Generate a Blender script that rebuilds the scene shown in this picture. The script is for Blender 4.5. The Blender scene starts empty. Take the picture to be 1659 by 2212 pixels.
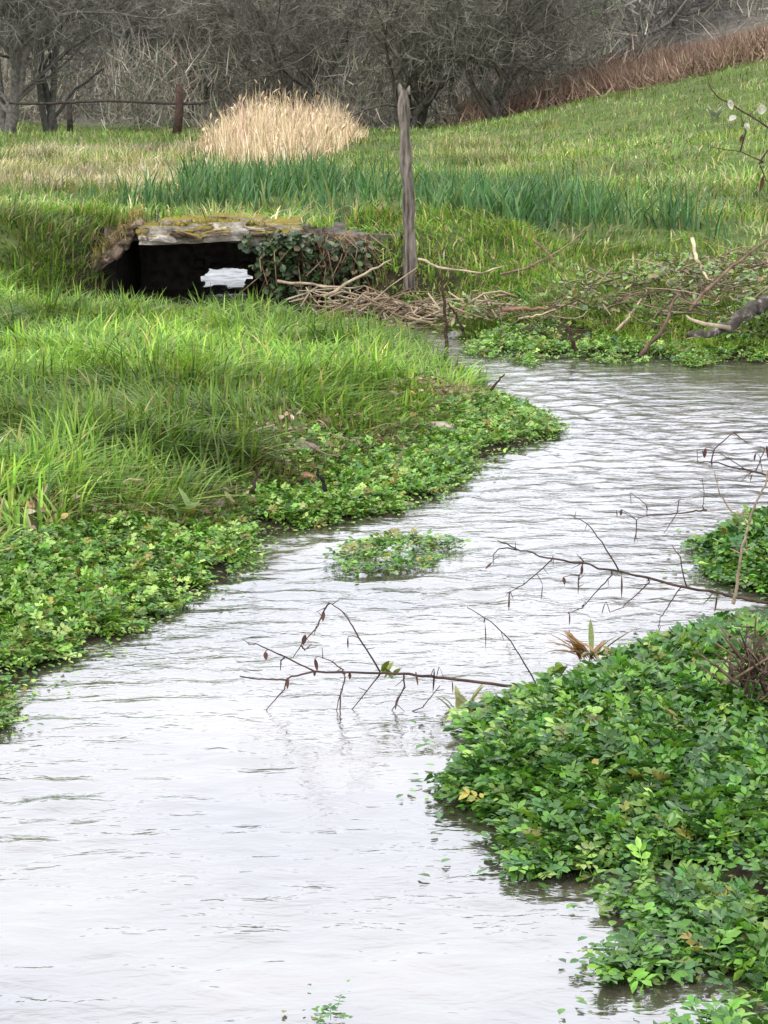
import bpy, math, random
import numpy as np
from mathutils import Vector, Matrix

# ------------------------------------------------------------------ camera, sky, sun, exposure
S = bpy.context.scene
COL = S.collection
R = math.radians
FD, UC, VC, VH, CAMZ = 5184.0, 829.5, 1106.0, 185.0, 1.5      # focal (in 1659 px wide picture), centre, horizon, eye height
PITCH = math.atan((VC - VH) / FD)
cam_d = bpy.data.cameras.new('camera'); cam = bpy.data.objects.new('camera', cam_d); COL.objects.link(cam)
cam.location = (0, 0, CAMZ); cam.rotation_euler = (math.pi / 2 - PITCH, 0, 0)
cam_d.sensor_fit = 'VERTICAL'; cam_d.sensor_height = 36; cam_d.lens = FD / 2212 * 36
cam_d.clip_start = 0.05; cam_d.clip_end = 4000
S.camera = cam
S.view_settings.view_transform = 'Standard'; S.view_settings.look = 'None'
S.view_settings.gamma = 1; S.view_settings.use_curve_mapping = False
S.view_settings.exposure = 0.55

SUN_EL, SUN_ROT = R(48), R(215)
w = bpy.data.worlds.new('World'); S.world = w; w.use_nodes = True
nt = w.node_tree; nt.nodes.clear()
out = nt.nodes.new('ShaderNodeOutputWorld'); bg = nt.nodes.new('ShaderNodeBackground')
sky = nt.nodes.new('ShaderNodeTexSky'); sky.sky_type = 'NISHITA'; sky.sun_disc = False
sky.sun_elevation = SUN_EL; sky.sun_rotation = SUN_ROT
mx = nt.nodes.new('ShaderNodeMix'); mx.data_type = 'RGBA'; mx.clamp_factor = True; mx.clamp_result = False
mx.inputs['Factor'].default_value = 0.88
mx.inputs['B'].default_value = (12.9, 12.9, 13.3, 1)          # even white cloud cover
nt.links.new(sky.outputs[0], mx.inputs['A']); nt.links.new(mx.outputs['Result'], bg.inputs['Color'])
bg.inputs['Strength'].default_value = 0.12
nt.links.new(bg.outputs[0], out.inputs['Surface'])
sl = bpy.data.lights.new('sun', 'SUN'); sl.energy = 1.4; sl.angle = R(15); sl.color = (1, .97, .92)
so = bpy.data.objects.new('sun', sl); COL.objects.link(so)
so.rotation_euler = (math.pi / 2 - SUN_EL, 0, math.pi - SUN_ROT)

S.render.engine = 'CYCLES'
S.cycles.max_bounces = 6; S.cycles.transparent_max_bounces = 4; S.cycles.use_denoising = True
RNG = np.random.default_rng(11); random.seed(11)

# ------------------------------------------------------------------ helpers
cp, sp = math.cos(PITCH), math.sin(PITCH)
def ray(u, v):
    a, b = (u - UC) / FD, -(v - VC) / FD
    return np.array([a, cp + b * sp, -sp + b * cp])
def pz(u, v, z=0.0):
    r = ray(u, v); t = (z - CAMZ) / r[2]; return np.array([0, 0, CAMZ]) + r * t
def py(u, v, y):
    r = ray(u, v); return np.array([0, 0, CAMZ]) + r * (y / r[1])

def hash2(ix, iy, s):
    h = np.sin(ix * 127.1 + iy * 311.7 + s * 74.7) * 43758.5453
    return h - np.floor(h)
def vnoise(x, y, s=0.0):
    x = np.asarray(x, float); y = np.asarray(y, float)
    ix, iy = np.floor(x), np.floor(y); fx, fy = x - ix, y - iy
    fx = fx * fx * (3 - 2 * fx); fy = fy * fy * (3 - 2 * fy)
    a = hash2(ix, iy, s); b = hash2(ix + 1, iy, s); c = hash2(ix, iy + 1, s); d = hash2(ix + 1, iy + 1, s)
    return (a * (1 - fx) + b * fx) * (1 - fy) + (c * (1 - fx) + d * fx) * fy
def fbm(x, y, s=0.0):
    return (vnoise(x, y, s) + .5 * vnoise(x * 2.1, y * 2.1, s + 3) + .25 * vnoise(x * 4.3, y * 4.3, s + 7)) / 1.75
def pg(u, v, sink=0.0, y0=4.0, y1=70.0):
    """the spot on the ground seen at u, v"""
    yy = np.linspace(y0, y1, 3000); r = ray(u, v); P = np.array([0, 0, CAMZ]) + r[None] * (yy / r[1])[:, None]
    h = P[:, 2] - np.maximum(surf(P[:, 0], P[:, 1]), 0); k = int(np.argmax(h < 0)) if (h < 0).any() else -1
    q = P[k].copy(); q[2] -= sink; return q
def sstep(a, b, x):
    t = np.clip((np.asarray(x, float) - a) / (b - a), 0, 1); return t * t * (3 - 2 * t)

def inside(poly, x, y):
    x = np.asarray(x, float); y = np.asarray(y, float); res = np.zeros(x.shape, bool)
    n = len(poly)
    for i in range(n):
        x1, y1 = poly[i]; x2, y2 = poly[(i + 1) % n]
        c = (y1 > y) != (y2 > y)
        with np.errstate(divide='ignore', invalid='ignore'):
            xi = (x2 - x1) * (y - y1) / (y2 - y1 + 1e-12) + x1
        res ^= c & (x < xi)
    return res
def pdist(poly, x, y):
    x = np.asarray(x, float); y = np.asarray(y, float); d = np.full(x.shape, 1e9)
    n = len(poly)
    for i in range(n):
        x1, y1 = poly[i]; x2, y2 = poly[(i + 1) % n]
        dx, dy = x2 - x1, y2 - y1; L = dx * dx + dy * dy + 1e-12
        t = np.clip(((x - x1) * dx + (y - y1) * dy) / L, 0, 1)
        d = np.minimum(d, np.hypot(x - x1 - t * dx, y - y1 - t * dy))
    return d
def sdist(poly, x, y):                                          # positive inside
    d = pdist(poly, x, y); return np.where(inside(poly, x, y), d, -d)

def tag(o, label=None, cat=None, group=None, kind=None):
    if label: o['label'] = label
    if cat: o['category'] = cat
    if group: o['group'] = group
    if kind: o['kind'] = kind
    return o
def empty(name, loc, label, cat, group=None):
    o = bpy.data.objects.new(name, None); COL.objects.link(o); o.location = tuple(loc); o.empty_display_size = .1
    return tag(o, label, cat, group)

def mesh_np(name, V, F, mat, parent=None, col=None, smooth=True, origin=None):
    """V (n,3); F list of int arrays (m,k)"""
    V = np.asarray(V, np.float64)
    if parent is not None: V = V - np.array(parent.location)
    elif origin is not None: V = V - np.array(origin)
    me = bpy.data.meshes.new(name)
    F = [f for f in F if len(f)]
    nl = sum(f.size for f in F); nf = sum(len(f) for f in F)
    me.vertices.add(len(V)); me.loops.add(nl); me.polygons.add(nf)
    me.vertices.foreach_set('co', V.astype(np.float32).ravel())
    me.loops.foreach_set('vertex_index', np.concatenate([f.ravel() for f in F]).astype(np.int32))
    tot = np.concatenate([np.full(len(f), f.shape[1]) for f in F]).astype(np.int32)
    st = np.concatenate([[0], np.cumsum(tot)[:-1]]).astype(np.int32)
    me.polygons.foreach_set('loop_start', st)
    me.polygons.foreach_set('use_smooth', np.full(nf, smooth, bool))
    me.update(calc_edges=True)
    if col is not None:
        at = me.color_attributes.new('tint', 'FLOAT_COLOR', 'POINT')
        c = np.ones((len(V), 4), np.float32); c[:, :3] = col
        at.data.foreach_set('color', c.ravel())
    me.materials.append(mat)
    o = bpy.data.objects.new(name, me); COL.objects.link(o)
    if parent is not None: o.parent = parent
    elif origin is not None: o.location = tuple(origin)
    return o

class MB:
    """collects tubes, leaves and loose faces for ONE mesh"""
    def __init__(s): s.v = []; s.q = []; s.t = []; s.c = []; s.n = 0
    def tube(s, P, rad, sides=6, col=(.1, .08, .06), cap=True, jit=0.0):
        P = np.asarray(P, float); n = len(P); rad = np.broadcast_to(np.asarray(rad, float), (n,))
        T = np.gradient(P, axis=0); T /= np.linalg.norm(T, axis=1)[:, None] + 1e-9
        ref = np.array([0, 0, 1.0]) if abs(T[0][2]) < .9 else np.array([1.0, 0, 0])
        A = np.cross(T, ref); A /= np.linalg.norm(A, axis=1)[:, None] + 1e-9
        B = np.cross(T, A)
        an = np.arange(sides) / sides * 2 * math.pi
        rr = rad[:, None] * (1 + (jit * (RNG.random((n, sides)) - .5) if jit else 0))
        V = P[:, None] + rr[..., None] * (np.cos(an)[None, :, None] * A[:, None] + np.sin(an)[None, :, None] * B[:, None])
        b = s.n; s.v.append(V.reshape(-1, 3)); s.c.append(np.broadcast_to(np.asarray(col, float), (n * sides, 3))); s.n += n * sides
        i = np.arange(n - 1)[:, None] * sides; j = np.arange(sides)[None]; j2 = (j + 1) % sides
        s.q.append((b + np.stack([i + j, i + j2, i + sides + j2, i + sides + j], -1)).reshape(-1, 4))
        if cap:
            for k, e in ((0, P[0]), (n - 1, P[-1])):
                s.v.append(e[None]); s.c.append(np.asarray(col, float)[None]); c = s.n; s.n += 1
                r0 = b + k * sides
                s.t.append(np.array([[c, r0 + (q + 1) % sides, r0 + q] if k == 0 else [c, r0 + q, r0 + (q + 1) % sides] for q in range(sides)]))
    def add(s, V, quads=(), tris=(), col=(.1, .1, .1)):
        V = np.asarray(V, float); b = s.n; s.v.append(V); s.n += len(V)
        s.c.append(np.broadcast_to(np.asarray(col, float), (len(V), 3)))
        if len(quads): s.q.append(np.asarray(quads) + b)
        if len(tris): s.t.append(np.asarray(tris) + b)
    def leaf(s, base, direc, length, width, col, curl=.3, roll=0.0):
        d = np.asarray(direc, float); d = d / np.linalg.norm(d)
        ref = np.array([0, 0, 1.0]) if abs(d[2]) < .95 else np.array([1.0, 0, 0])
        a = np.cross(d, ref); a /= np.linalg.norm(a); n = np.cross(a, d)
        a, n = a * math.cos(roll) + n * math.sin(roll), n * math.cos(roll) - a * math.sin(roll)
        t = np.array([0, .2, .45, .7, .88, 1]); wd = np.array([.08, .7, 1, .8, .42, 0]) * width / 2
        C = np.asarray(base)[None] + np.outer(t * length, d) - np.outer(curl * length * t * t, np.array([0, 0, 1.0]))
        Lf = C + np.outer(wd, a) + np.outer(wd * .35, n); Rt = C - np.outer(wd, a) + np.outer(wd * .35, n)
        V = np.concatenate([C, Lf, Rt]); q = []
        for k in range(5): q += [[k, k + 1, 7 + k, 6 + k], [k, 12 + k, 13 + k, k + 1]]
        s.add(V, q, (), col)
    def build(s, name, mat, parent=None, smooth=True, origin=None):
        F = []
        if s.q: F.append(np.concatenate(s.q))
        if s.t: F.append(np.concatenate(s.t))
        return mesh_np(name, np.concatenate(s.v), F, mat, parent, np.concatenate(s.c), smooth, origin)

# ------------------------------------------------------------------ materials
def newmat(name):
    m = bpy.data.materials.new(name); m.use_nodes = True; t = m.node_tree; t.nodes.clear()
    o = t.nodes.new('ShaderNodeOutputMaterial'); return m, t, o
def N(t, typ, **kw):
    n = t.nodes.new(typ)
    for k, v in kw.items():
        if k in n.inputs: n.inputs[k].default_value = v
        else: setattr(n, k, v)
    return n
def tint_mat(name, rough=.6, spec=.3, transl=0.0, nscale=30.0, namp=.35, bump=0.0, bscale=60.0):
    """colour per leaf / per stem from the mesh, broken up by a noise, optional translucency and bump"""
    m, t, o = newmat(name)
    at = N(t, 'ShaderNodeAttribute', attribute_name='tint')
    tc = N(t, 'ShaderNodeTexCoord'); no = N(t, 'ShaderNodeTexNoise', Scale=nscale, Detail=4.0)
    t.links.new(tc.outputs['Object'], no.inputs['Vector'])
    mr = N(t, 'ShaderNodeMapRange'); mr.inputs['To Min'].default_value = 1 - namp; mr.inputs['To Max'].default_value = 1 + namp
    mr.inputs['From Min'].default_value = .3; mr.inputs['From Max'].default_value = .7
    t.links.new(no.outputs['Fac'], mr.inputs['Value'])
    mu = N(t, 'ShaderNodeVectorMath', operation='MULTIPLY')
    t.links.new(at.outputs['Color'], mu.inputs[0]); t.links.new(mr.outputs[0], mu.inputs[1])
    p = N(t, 'ShaderNodeBsdfPrincipled', Roughness=rough); p.inputs['Specular IOR Level'].default_value = spec
    t.links.new(mu.outputs[0], p.inputs['Base Color'])
    if bump:
        nb = N(t, 'ShaderNodeTexNoise', Scale=bscale, Detail=6.0); t.links.new(tc.outputs['Object'], nb.inputs['Vector'])
        bp = N(t, 'ShaderNodeBump', Strength=bump, Distance=.02); t.links.new(nb.outputs['Fac'], bp.inputs['Height'])
        t.links.new(bp.outputs[0], p.inputs['Normal'])
    if transl:
        tr = N(t, 'ShaderNodeBsdfTranslucent'); g = N(t, 'ShaderNodeVectorMath', operation='MULTIPLY')
        g.inputs[1].default_value = (1.2, 1.25, .6); t.links.new(mu.outputs[0], g.inputs[0]); t.links.new(g.outputs[0], tr.inputs['Color'])
        mixs = N(t, 'ShaderNodeMixShader', Fac=transl); t.links.new(p.outputs[0], mixs.inputs[1]); t.links.new(tr.outputs[0], mixs.inputs[2])
        t.links.new(mixs.outputs[0], o.inputs['Surface'])
    else: t.links.new(p.outputs[0], o.inputs['Surface'])
    return m
M_LEAF = tint_mat('water_leaf', rough=.36, spec=.45, transl=.16, nscale=90, namp=.25)
M_GRASS = tint_mat('grass_blade', rough=.55, spec=.3, transl=.3, nscale=3, namp=.25)
M_DRY = tint_mat('dry_stem', rough=.8, spec=.15, transl=.15, nscale=12, namp=.3)
M_BARK = tint_mat('bark', rough=.9, spec=.1, nscale=14, namp=.45, bump=.6, bscale=50)
M_TWIG = tint_mat('twig', rough=.85, spec=.1, nscale=2, namp=.3)
M_DEAD = tint_mat('dead_leaf', rough=.7, spec=.2, transl=.15, nscale=60, namp=.4)
M_STONE = tint_mat('stone', rough=.9, spec=.2, nscale=18, namp=.5, bump=.8, bscale=40)
M_SOIL = tint_mat('soil', rough=.95, spec=.1, nscale=6, namp=.35, bump=.8, bscale=25)

# water: dark bed seen through facing ripples, sky mirrored elsewhere
m, t, o = newmat('brook_water'); M_WATER = m
tc = N(t, 'ShaderNodeTexCoord'); mp = N(t, 'ShaderNodeMapping'); mp.inputs['Scale'].default_value = (5, 8.5, 1)
mp.inputs['Rotation'].default_value = (0, 0, R(-18))
t.links.new(tc.outputs['Object'], mp.inputs['Vector'])
n1 = N(t, 'ShaderNodeTexNoise', Scale=1.0, Detail=3.0, Roughness=.5, Distortion=.5); t.links.new(mp.outputs[0], n1.inputs['Vector'])
mp2 = N(t, 'ShaderNodeMapping'); mp2.inputs['Scale'].default_value = (22, 40, 1); mp2.inputs['Rotation'].default_value = (0, 0, R(12))
t.links.new(tc.outputs['Object'], mp2.inputs['Vector'])
n2 = N(t, 'ShaderNodeTexNoise', Scale=1.0, Detail=2.0, Distortion=.8); t.links.new(mp2.outputs[0], n2.inputs['Vector'])
b1 = N(t, 'ShaderNodeBump', Strength=.3, Distance=.035); t.links.new(n1.outputs['Fac'], b1.inputs['Height'])
b2 = N(t, 'ShaderNodeBump', Strength=.22, Distance=.014); t.links.new(n2.outputs['Fac'], b2.inputs['Height']); t.links.new(b1.outputs[0], b2.inputs['Normal'])
cn = N(t, 'ShaderNodeTexNoise', Scale=1.1, Detail=2.0); t.links.new(tc.outputs['Object'], cn.inputs['Vector'])
for bb, lo, hi in ((b1, .16, .30), (b2, .08, .22)):
    cm = N(t, 'ShaderNodeMapRange'); cm.inputs['From Min'].default_value = .36; cm.inputs['From Max'].default_value = .66
    cm.inputs['To Min'].default_value = lo; cm.inputs['To Max'].default_value = hi; t.links.new(cn.outputs['Fac'], cm.inputs['Value']); t.links.new(cm.outputs[0], bb.inputs['Strength'])
fr = N(t, 'ShaderNodeFresnel', IOR=1.33); t.links.new(b2.outputs[0], fr.inputs['Normal'])
fm = N(t, 'ShaderNodeValToRGB'); e = fm.color_ramp.elements; e[0].position = 0; e[0].color = (.07, .07, .07, 1); e[1].position = 1; e[1].color = (.8, .8, .8, 1)
for ps, vv in ((.05, .29), (.095, .395), (.22, .45), (.5, .63)): k_ = e.new(ps); k_.color = (vv, vv, vv, 1)
t.links.new(fr.outputs[0], fm.inputs['Fac'])
bed = N(t, 'ShaderNodeTexNoise', Scale=1.2, Detail=5.0); t.links.new(tc.outputs['Object'], bed.inputs['Vector'])
cr = N(t, 'ShaderNodeValToRGB'); cr.color_ramp.elements[0].position = .35; cr.color_ramp.elements[0].color = (.035, .03, .022, 1)
cr.color_ramp.elements[1].position = .7; cr.color_ramp.elements[1].color = (.13, .11, .085, 1)
t.links.new(bed.outputs['Fac'], cr.inputs['Fac'])
df = N(t, 'ShaderNodeBsdfDiffuse'); t.links.new(cr.outputs[0], df.inputs['Color'])
gl = N(t, 'ShaderNodeBsdfGlossy', Roughness=.09); gl.inputs['Color'].default_value = (.935, .955, 1, 1); t.links.new(b2.outputs[0], gl.inputs['Normal'])
ms = N(t, 'ShaderNodeMixShader'); t.links.new(fm.outputs[0], ms.inputs[0]); t.links.new(df.outputs[0], ms.inputs[1]); t.links.new(gl.outputs[0], ms.inputs[2])
t.links.new(ms.outputs[0], o.inputs['Surface'])

# ------------------------------------------------------------------ lie of the land
def W2(pts, z=0.0):
    return [tuple(pz(p[0], p[1], p[2] if len(p) > 2 else z)[:2]) for p in pts]
LSHORE = W2([(-400, 2300), (-150, 1760), (0, 1575), (60, 1530), (130, 1440), (260, 1390), (400, 1310), (560, 1240), (585, 1190), (592, 1160), (700, 1140),
             (840, 1112), (960, 1080), (1015, 1050), (1055, 1000), (1160, 970), (1222, 940), (1195, 905), (1100, 860), (1000, 800), (935, 765), (915, 735)])
WATER = LSHORE + [(-.1, 14.7), (-.6, 15.2), (-1.25, 15.5), (-1.75, 15.9), (-1.75, 18.2), (-1.8, 18.8), (-1.6, 20.0), (-.4, 20.2), (-.3, 18.8), (-.45, 18.2), (-.5, 16.3), (0, 15.7), (.35, 15.0)] \
    + W2([(1000, 738), (1060, 760), (1250, 765), (1400, 768), (1659, 790)]) + [(6, 12.2), (6, 10.6)] \
    + W2([(1950, 1000), (1800, 1060), (1720, 1300), (1660, 1420), (1400, 1560), (1280, 1700), (1350, 1850), (1500, 1950), (1620, 2050), (1640, 2250), (1750, 2600)]) + [(.4, 1.0), (-1.2, 1.0)]
LBED = W2([(-300, 1760), (0, 1575), (60, 1530), (130, 1440), (260, 1390), (400, 1310), (560, 1240), (585, 1190), (592, 1160), (700, 1140), (840, 1112), (960, 1080), (1015, 1050),
           (1055, 1000), (1160, 970), (1222, 940), (1195, 905), (1100, 868), (1040, 835, .04), (990, 850, .06), (950, 870, .08), (870, 900, .1), (780, 935, .12), (620, 955, .13), (480, 1010, .14), (400, 1065, .14), (200, 1070, .16), (0, 1165, .16), (-300, 1290, .16)])
RBED = W2([(950, 1735), (1075, 1800), (1060, 1850), (1140, 1915), (1230, 1915), (1330, 1960), (1395, 1990), (1400, 2012), (1372, 2060), (1285, 2065), (1280, 2120), (1400, 2150), (1480, 2165),
           (1420, 2205), (1390, 2330), (2000, 2420), (2000, 1380, .2), (1659, 1308, .06), (1560, 1326, .06), (1400, 1366, .055), (1240, 1436, .05), (1170, 1486, .04), (1030, 1518, .03), (985, 1565, .02), (990, 1640, .01), (930, 1700)])
RBED2 = W2([(1900, 1320), (1659, 1292), (1560, 1258), (1490, 1215), (1478, 1190), (1500, 1120, .1), (1560, 1062, .14), (1659, 1045, .14), (1900, 1040, .14)])
ISLAND = W2([(712, 1218), (750, 1250), (830, 1245), (910, 1238), (960, 1222), (1010, 1190), (985, 1175), (900, 1172), (800, 1180), (740, 1185)])
FARBED = W2([(990, 772), (1060, 780), (1150, 795), (1230, 780), (1320, 790), (1420, 782), (1500, 795), (1590, 782), (1700, 800), (1700, 745), (1500, 730), (1300, 715), (1080, 690), (960, 690), (860, 662), (740, 655), (700, 662), (860, 685), (972, 708)])
SILT = [W2([(1050, 1005), (1120, 985), (1240, 968), (1250, 985), (1150, 1010), (1060, 1030)]), W2([(960, 1065), (1090, 1035), (1120, 1050), (1050, 1075), (970, 1090)]), W2([(1120, 880), (1230, 895), (1330, 905), (1310, 915), (1200, 910)])]
BEDS = [(LBED, .05), (RBED, .09), (RBED2, .08)]
DECK = (-1.95, -.35, 16.42, 18.25)

def hill(x, y):
    sp_ = np.log1p(np.exp(np.clip((x - 1.6) * 1.1, -30, 30))) / 1.1
    k = sstep(17, 48, y)
    near = .27 * np.minimum(sp_, 14 + 0 * sp_) * k
    back = sstep(60, 170, y) * 10 + sstep(52, 66, y) * (.5 + 1.3 * sstep(0, 9, x))
    return near + back
def ground(x, y):
    x = np.asarray(x, float); y = np.asarray(y, float)
    d = np.full(x.shape, 30.0)
    nr = (x > -14) & (x < 18) & (y > -12) & (y < 32)
    if nr.any(): d[nr] = -sdist(WATER, x[nr], y[nr])
    H = .2 + .3 * sstep(14.5, 18.5, y) + .2 * sstep(15.9, 16.45, y) * (1 - sstep(17, 18.5, y)) * sstep(-4.5, -3, x) * (1 - sstep(.6, 1.4, x))
    H = H - .17 * sstep(13, 15.3, y) * (1 - sstep(15.8, 17.5, y)) * (1 - sstep(-.5, .6, x)) * sstep(-2.6, -1.9, x)
    H = H + .10 * sstep(-1.3, -3.0, x) * (1 - sstep(12, 15, y))
    far = sstep(15.5, 16.2, y) * (1 - sstep(18.4, 19, y))
    wdt = .9 - .72 * far * (1 - sstep(.5, 1.2, x))
    z = -.3 + .32 * sstep(-.25, .14, d) + (H - .02) * sstep(.1, 1, (d - .1) / wdt + .1)
    z = z + (fbm(x * 1.3, y * 1.3, 1) - .5) * .12 * sstep(.2, 1.2, d) + (fbm(x * .25, y * .25, 5) - .5) * .4 * sstep(20, 30, y)
    for poly, h in BEDS:
        bx = [p[0] for p in poly]; by = [p[1] for p in poly]
        k = (x > min(bx)) & (x < max(bx)) & (y > min(by)) & (y < max(by))
        if k.any():
            di = sdist(poly, x[k], y[k]); zz = z[k]
            z[k] = np.maximum(zz, np.where(di > 0, np.minimum(-.1 + 1.1 * di, h * .45) - np.where(x[k] > 0, .09 * (1 - sstep(4.6, 5.1, y[k])), 0), -9))
    return z + hill(x, y)
def surf(x, y):                                                  # the ground, or the turfed deck over the culvert
    z = ground(x, y)
    on = (x > DECK[0]) & (x < DECK[1]) & (y > DECK[2]) & (y < DECK[3])
    return np.where(on, np.maximum(z, .56), z)

def axis(*segs):
    a = []
    for (s, e, st) in segs: a += list(np.arange(s, e, st))
    a.append(segs[-1][1]); return np.array(a)
XS = axis((-900, -100, 100), (-100, -20, 8), (-20, -5, .5), (-5, 5, .07), (5, 20, .5), (20, 100, 8), (100, 900, 100))
YS = axis((-40, 2, 3), (2, 20, .07), (20, 62, .4), (62, 200, 4), (200, 1500, 100))
GX, GY = np.meshgrid(XS, YS); gx, gy = GX.ravel(), GY.ravel(); gz = ground(gx, gy)
def grid_faces(nx, ny):
    i = np.arange(ny - 1)[:, None] * nx + np.arange(nx - 1)[None]
    return np.stack([i, i + 1, i + nx + 1, i + nx], -1).reshape(-1, 4)
dW = np.where((gx > -14) & (gx < 18) & (gy < 32) & (gy > -12), -sdist(WATER, gx, gy), 30)
mud = np.array([.03, .024, .016]); turf = np.array([.085, .115, .036]); litter = np.array([.22, .21, .18]); brack = np.array([.13, .09, .07]); field = np.array([.16, .28, .06])
k = sstep(.3, 1.0, dW)[:, None]; gc = mud * (1 - k) + turf * k
vg = fbm(gx * .5, gy * .5, 9)[:, None]; gc = gc * (.75 + .5 * vg)
kb = sstep(49.5, 51.5, gy + 6.5 * sstep(2.5, 8, gx))[:, None] * sstep(1.2, 3, gx)[:, None]; gc = gc * (1 - kb) + brack * kb
kl = sstep(54, 58, gy)[:, None]; gc = gc * (1 - kl) + litter * kl
kf = (sstep(66, 74, gy) * sstep(5.0, 6.0, gx) * (1 - sstep(14, 16, gx)))[:, None]; gc = gc * (1 - kf) + field * kf
g = mesh_np('ground', np.stack([gx, gy, gz], -1), [grid_faces(len(XS), len(YS))], M_SOIL, col=gc); tag(g, kind='structure')

# water sheet with real ripples
wx = axis((-4, -3, .1), (-3, 3, .03), (3, 7, .1)); wy = axis((1, 3, .1), (3, 11, .022), (11, 22, .04))
WX, WY = np.meshgrid(wx, wy); x, y = WX.ravel(), WY.ravel(); wz = np.zeros_like(x)
amp = .35 + 1.0 * fbm(x * .9, y * .7, 21) ** 2 * 2.2 + .25 * sstep(6.0, 8.5, y)
for poly in SILT: amp += 1.5 * sstep(-.12, .1, sdist(poly, x, y))
for i in range(70):
    lam = .045 * (5.5 ** RNG.random()); th = RNG.normal(R(100), R(55)); kx, ky = math.cos(th), math.sin(th)
    wp = .35 * fbm(x * 1.1 + i, y * 1.1, i)
    wz += .0030 * lam ** .9 / .3 * np.sin(2 * math.pi * ((x + wp * .4) * kx + (y + wp * .5) * ky) / lam + RNG.random() * 6.3) / 3.2
wz *= (amp * (1 - sstep(15.5, 16.5, y)) + .2) * .42 * (1 - .8 * sstep(.9, 1.5, x) * sstep(11.0, 11.8, y))
wt = mesh_np('water', np.stack([x, y, wz], -1), [grid_faces(len(wx), len(wy))], M_WATER); tag(wt, kind='structure')

# ------------------------------------------------------------------ scatter tools
def sample(poly, n, power=0.0, mask=None):
    P = np.array(poly); lo, hi = P.min(0), P.max(0); X = []; Y = []; c = 0
    for _ in range(200):
        x = RNG.uniform(lo[0], hi[0], n * 2); y = RNG.uniform(lo[1], hi[1], n * 2)
        ok = inside(poly, x, y)
        if power: ok &= RNG.random(n * 2) < (max(lo[1], 3) / np.maximum(y, 3)) ** power
        if mask is not None: ok &= RNG.random(n * 2) < mask(x, y)
        X.append(x[ok]); Y.append(y[ok]); c += ok.sum()
        if c >= n: break
    return np.concatenate(X)[:n], np.concatenate(Y)[:n]
def blades(base, L, wd, bend, ang, col, lev=4, lean=None, facing=None):
    """vectorised grass blades: returns V, faces, colours"""
    n = len(base); tt = np.linspace(0, 1, lev + 1)
    dx, dy = np.cos(ang), np.sin(ang); fa = ang + math.pi / 2 + RNG.normal(0, .5, n)
    px, py_ = np.cos(fa), np.sin(fa); V = []
    for k, t_ in enumerate(tt):
        off = L * (bend * t_ ** 2 + (0 if lean is None else lean * t_))
        c = base + np.stack([dx * off, dy * off, L * t_ * (1 - .45 * np.minimum(bend, 1.3) * t_)], -1)
        if k < lev:
            ww = wd * (1 - .75 * t_ ** 1.5) / 2
            e = np.stack([px * ww, py_ * ww, 0 * ww], -1); V += [c - e, c + e]
        else: V.append(c)
    nv = 2 * lev + 1; V = np.stack(V, 1).reshape(-1, 3); b = (np.arange(n) * nv)[:, None]
    q = np.concatenate([b + np.array([[2 * k, 2 * k + 1, 2 * k + 3, 2 * k + 2]]) for k in range(lev - 1)])
    tr = b + np.array([[2 * lev - 2, 2 * lev - 1, 2 * lev]])
    return V, [q, tr], np.repeat(col, nv, 0)
def mixcol(n, cols, wts, var=.18, sel=None):
    cols = np.array(cols); i = RNG.choice(len(cols), n, p=np.array(wts) / sum(wts)) if sel is None else sel
    return cols[i] * (1 + RNG.normal(0, var, (n, 1))).clip(.45, 1.7) * (1 + RNG.normal(0, .05, (n, 3)))
def leaf_t(w=.62, L=1.0):
    v = [(0, 0, 0), (-w * .4, .3, .05), (w * .4, .3, .05), (0, .34, -.03), (-w * .46, .64, .03), (w * .46, .64, .03), (0, .68, -.03), (0, 1, -.1)]
    q = [(3, 6, 4, 1), (2, 5, 6, 3)]; tr = [(0, 3, 1), (0, 2, 3), (4, 6, 7), (6, 5, 7)]
    return np.array(v) * L, np.array(q), np.array(tr)
def spray_t(pairs, seed):
    """pinnate leaf: leaflets in pairs along a stalk"""
    r = np.random.default_rng(seed); Vs = []; Qs = []; Ts = []; b = 0
    for i in range(pairs * 2 + 1):
        lv, q, tr = leaf_t(r.uniform(.42, .62)); last = i == pairs * 2
        s = 1.15 if last else (i // 2) / pairs; f = .25 + .75 * (1 if last else (i // 2 + .4) / pairs)
        a = 0 if last else (1 if i % 2 else -1) * r.uniform(.85, 1.25); sz = .42 * r.uniform(.8, 1.15)
        tilt = r.normal(0, .35); lv = lv * sz; x_, y_, z_ = lv.T
        z2 = z_ * math.cos(tilt) + x_ * math.sin(tilt); x2 = x_ * math.cos(tilt) - z_ * math.sin(tilt)
        X = x2 * math.cos(a) + y_ * math.sin(a); Y = -x2 * math.sin(a) + y_ * math.cos(a)
        fy = f if not last else .85
        Vs.append(np.stack([X, Y + fy, z2 + .25 * math.sin(fy * 2.2) + r.normal(0, .04)], -1)); Qs.append(q + b); Ts.append(tr + b); b += 8
    tt = np.linspace(0, .9, 4); st = np.stack([0 * tt, tt, .25 * np.sin(tt * 2.2) - .01], -1)
    Vs += [st - [.014, 0, 0], st + [.014, 0, 0]]; Qs.append(np.array([[b + k, b + 4 + k, b + 5 + k, b + 1 + k] for k in range(3)]))
    return np.concatenate(Vs), np.concatenate(Qs), np.concatenate(Ts)
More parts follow.
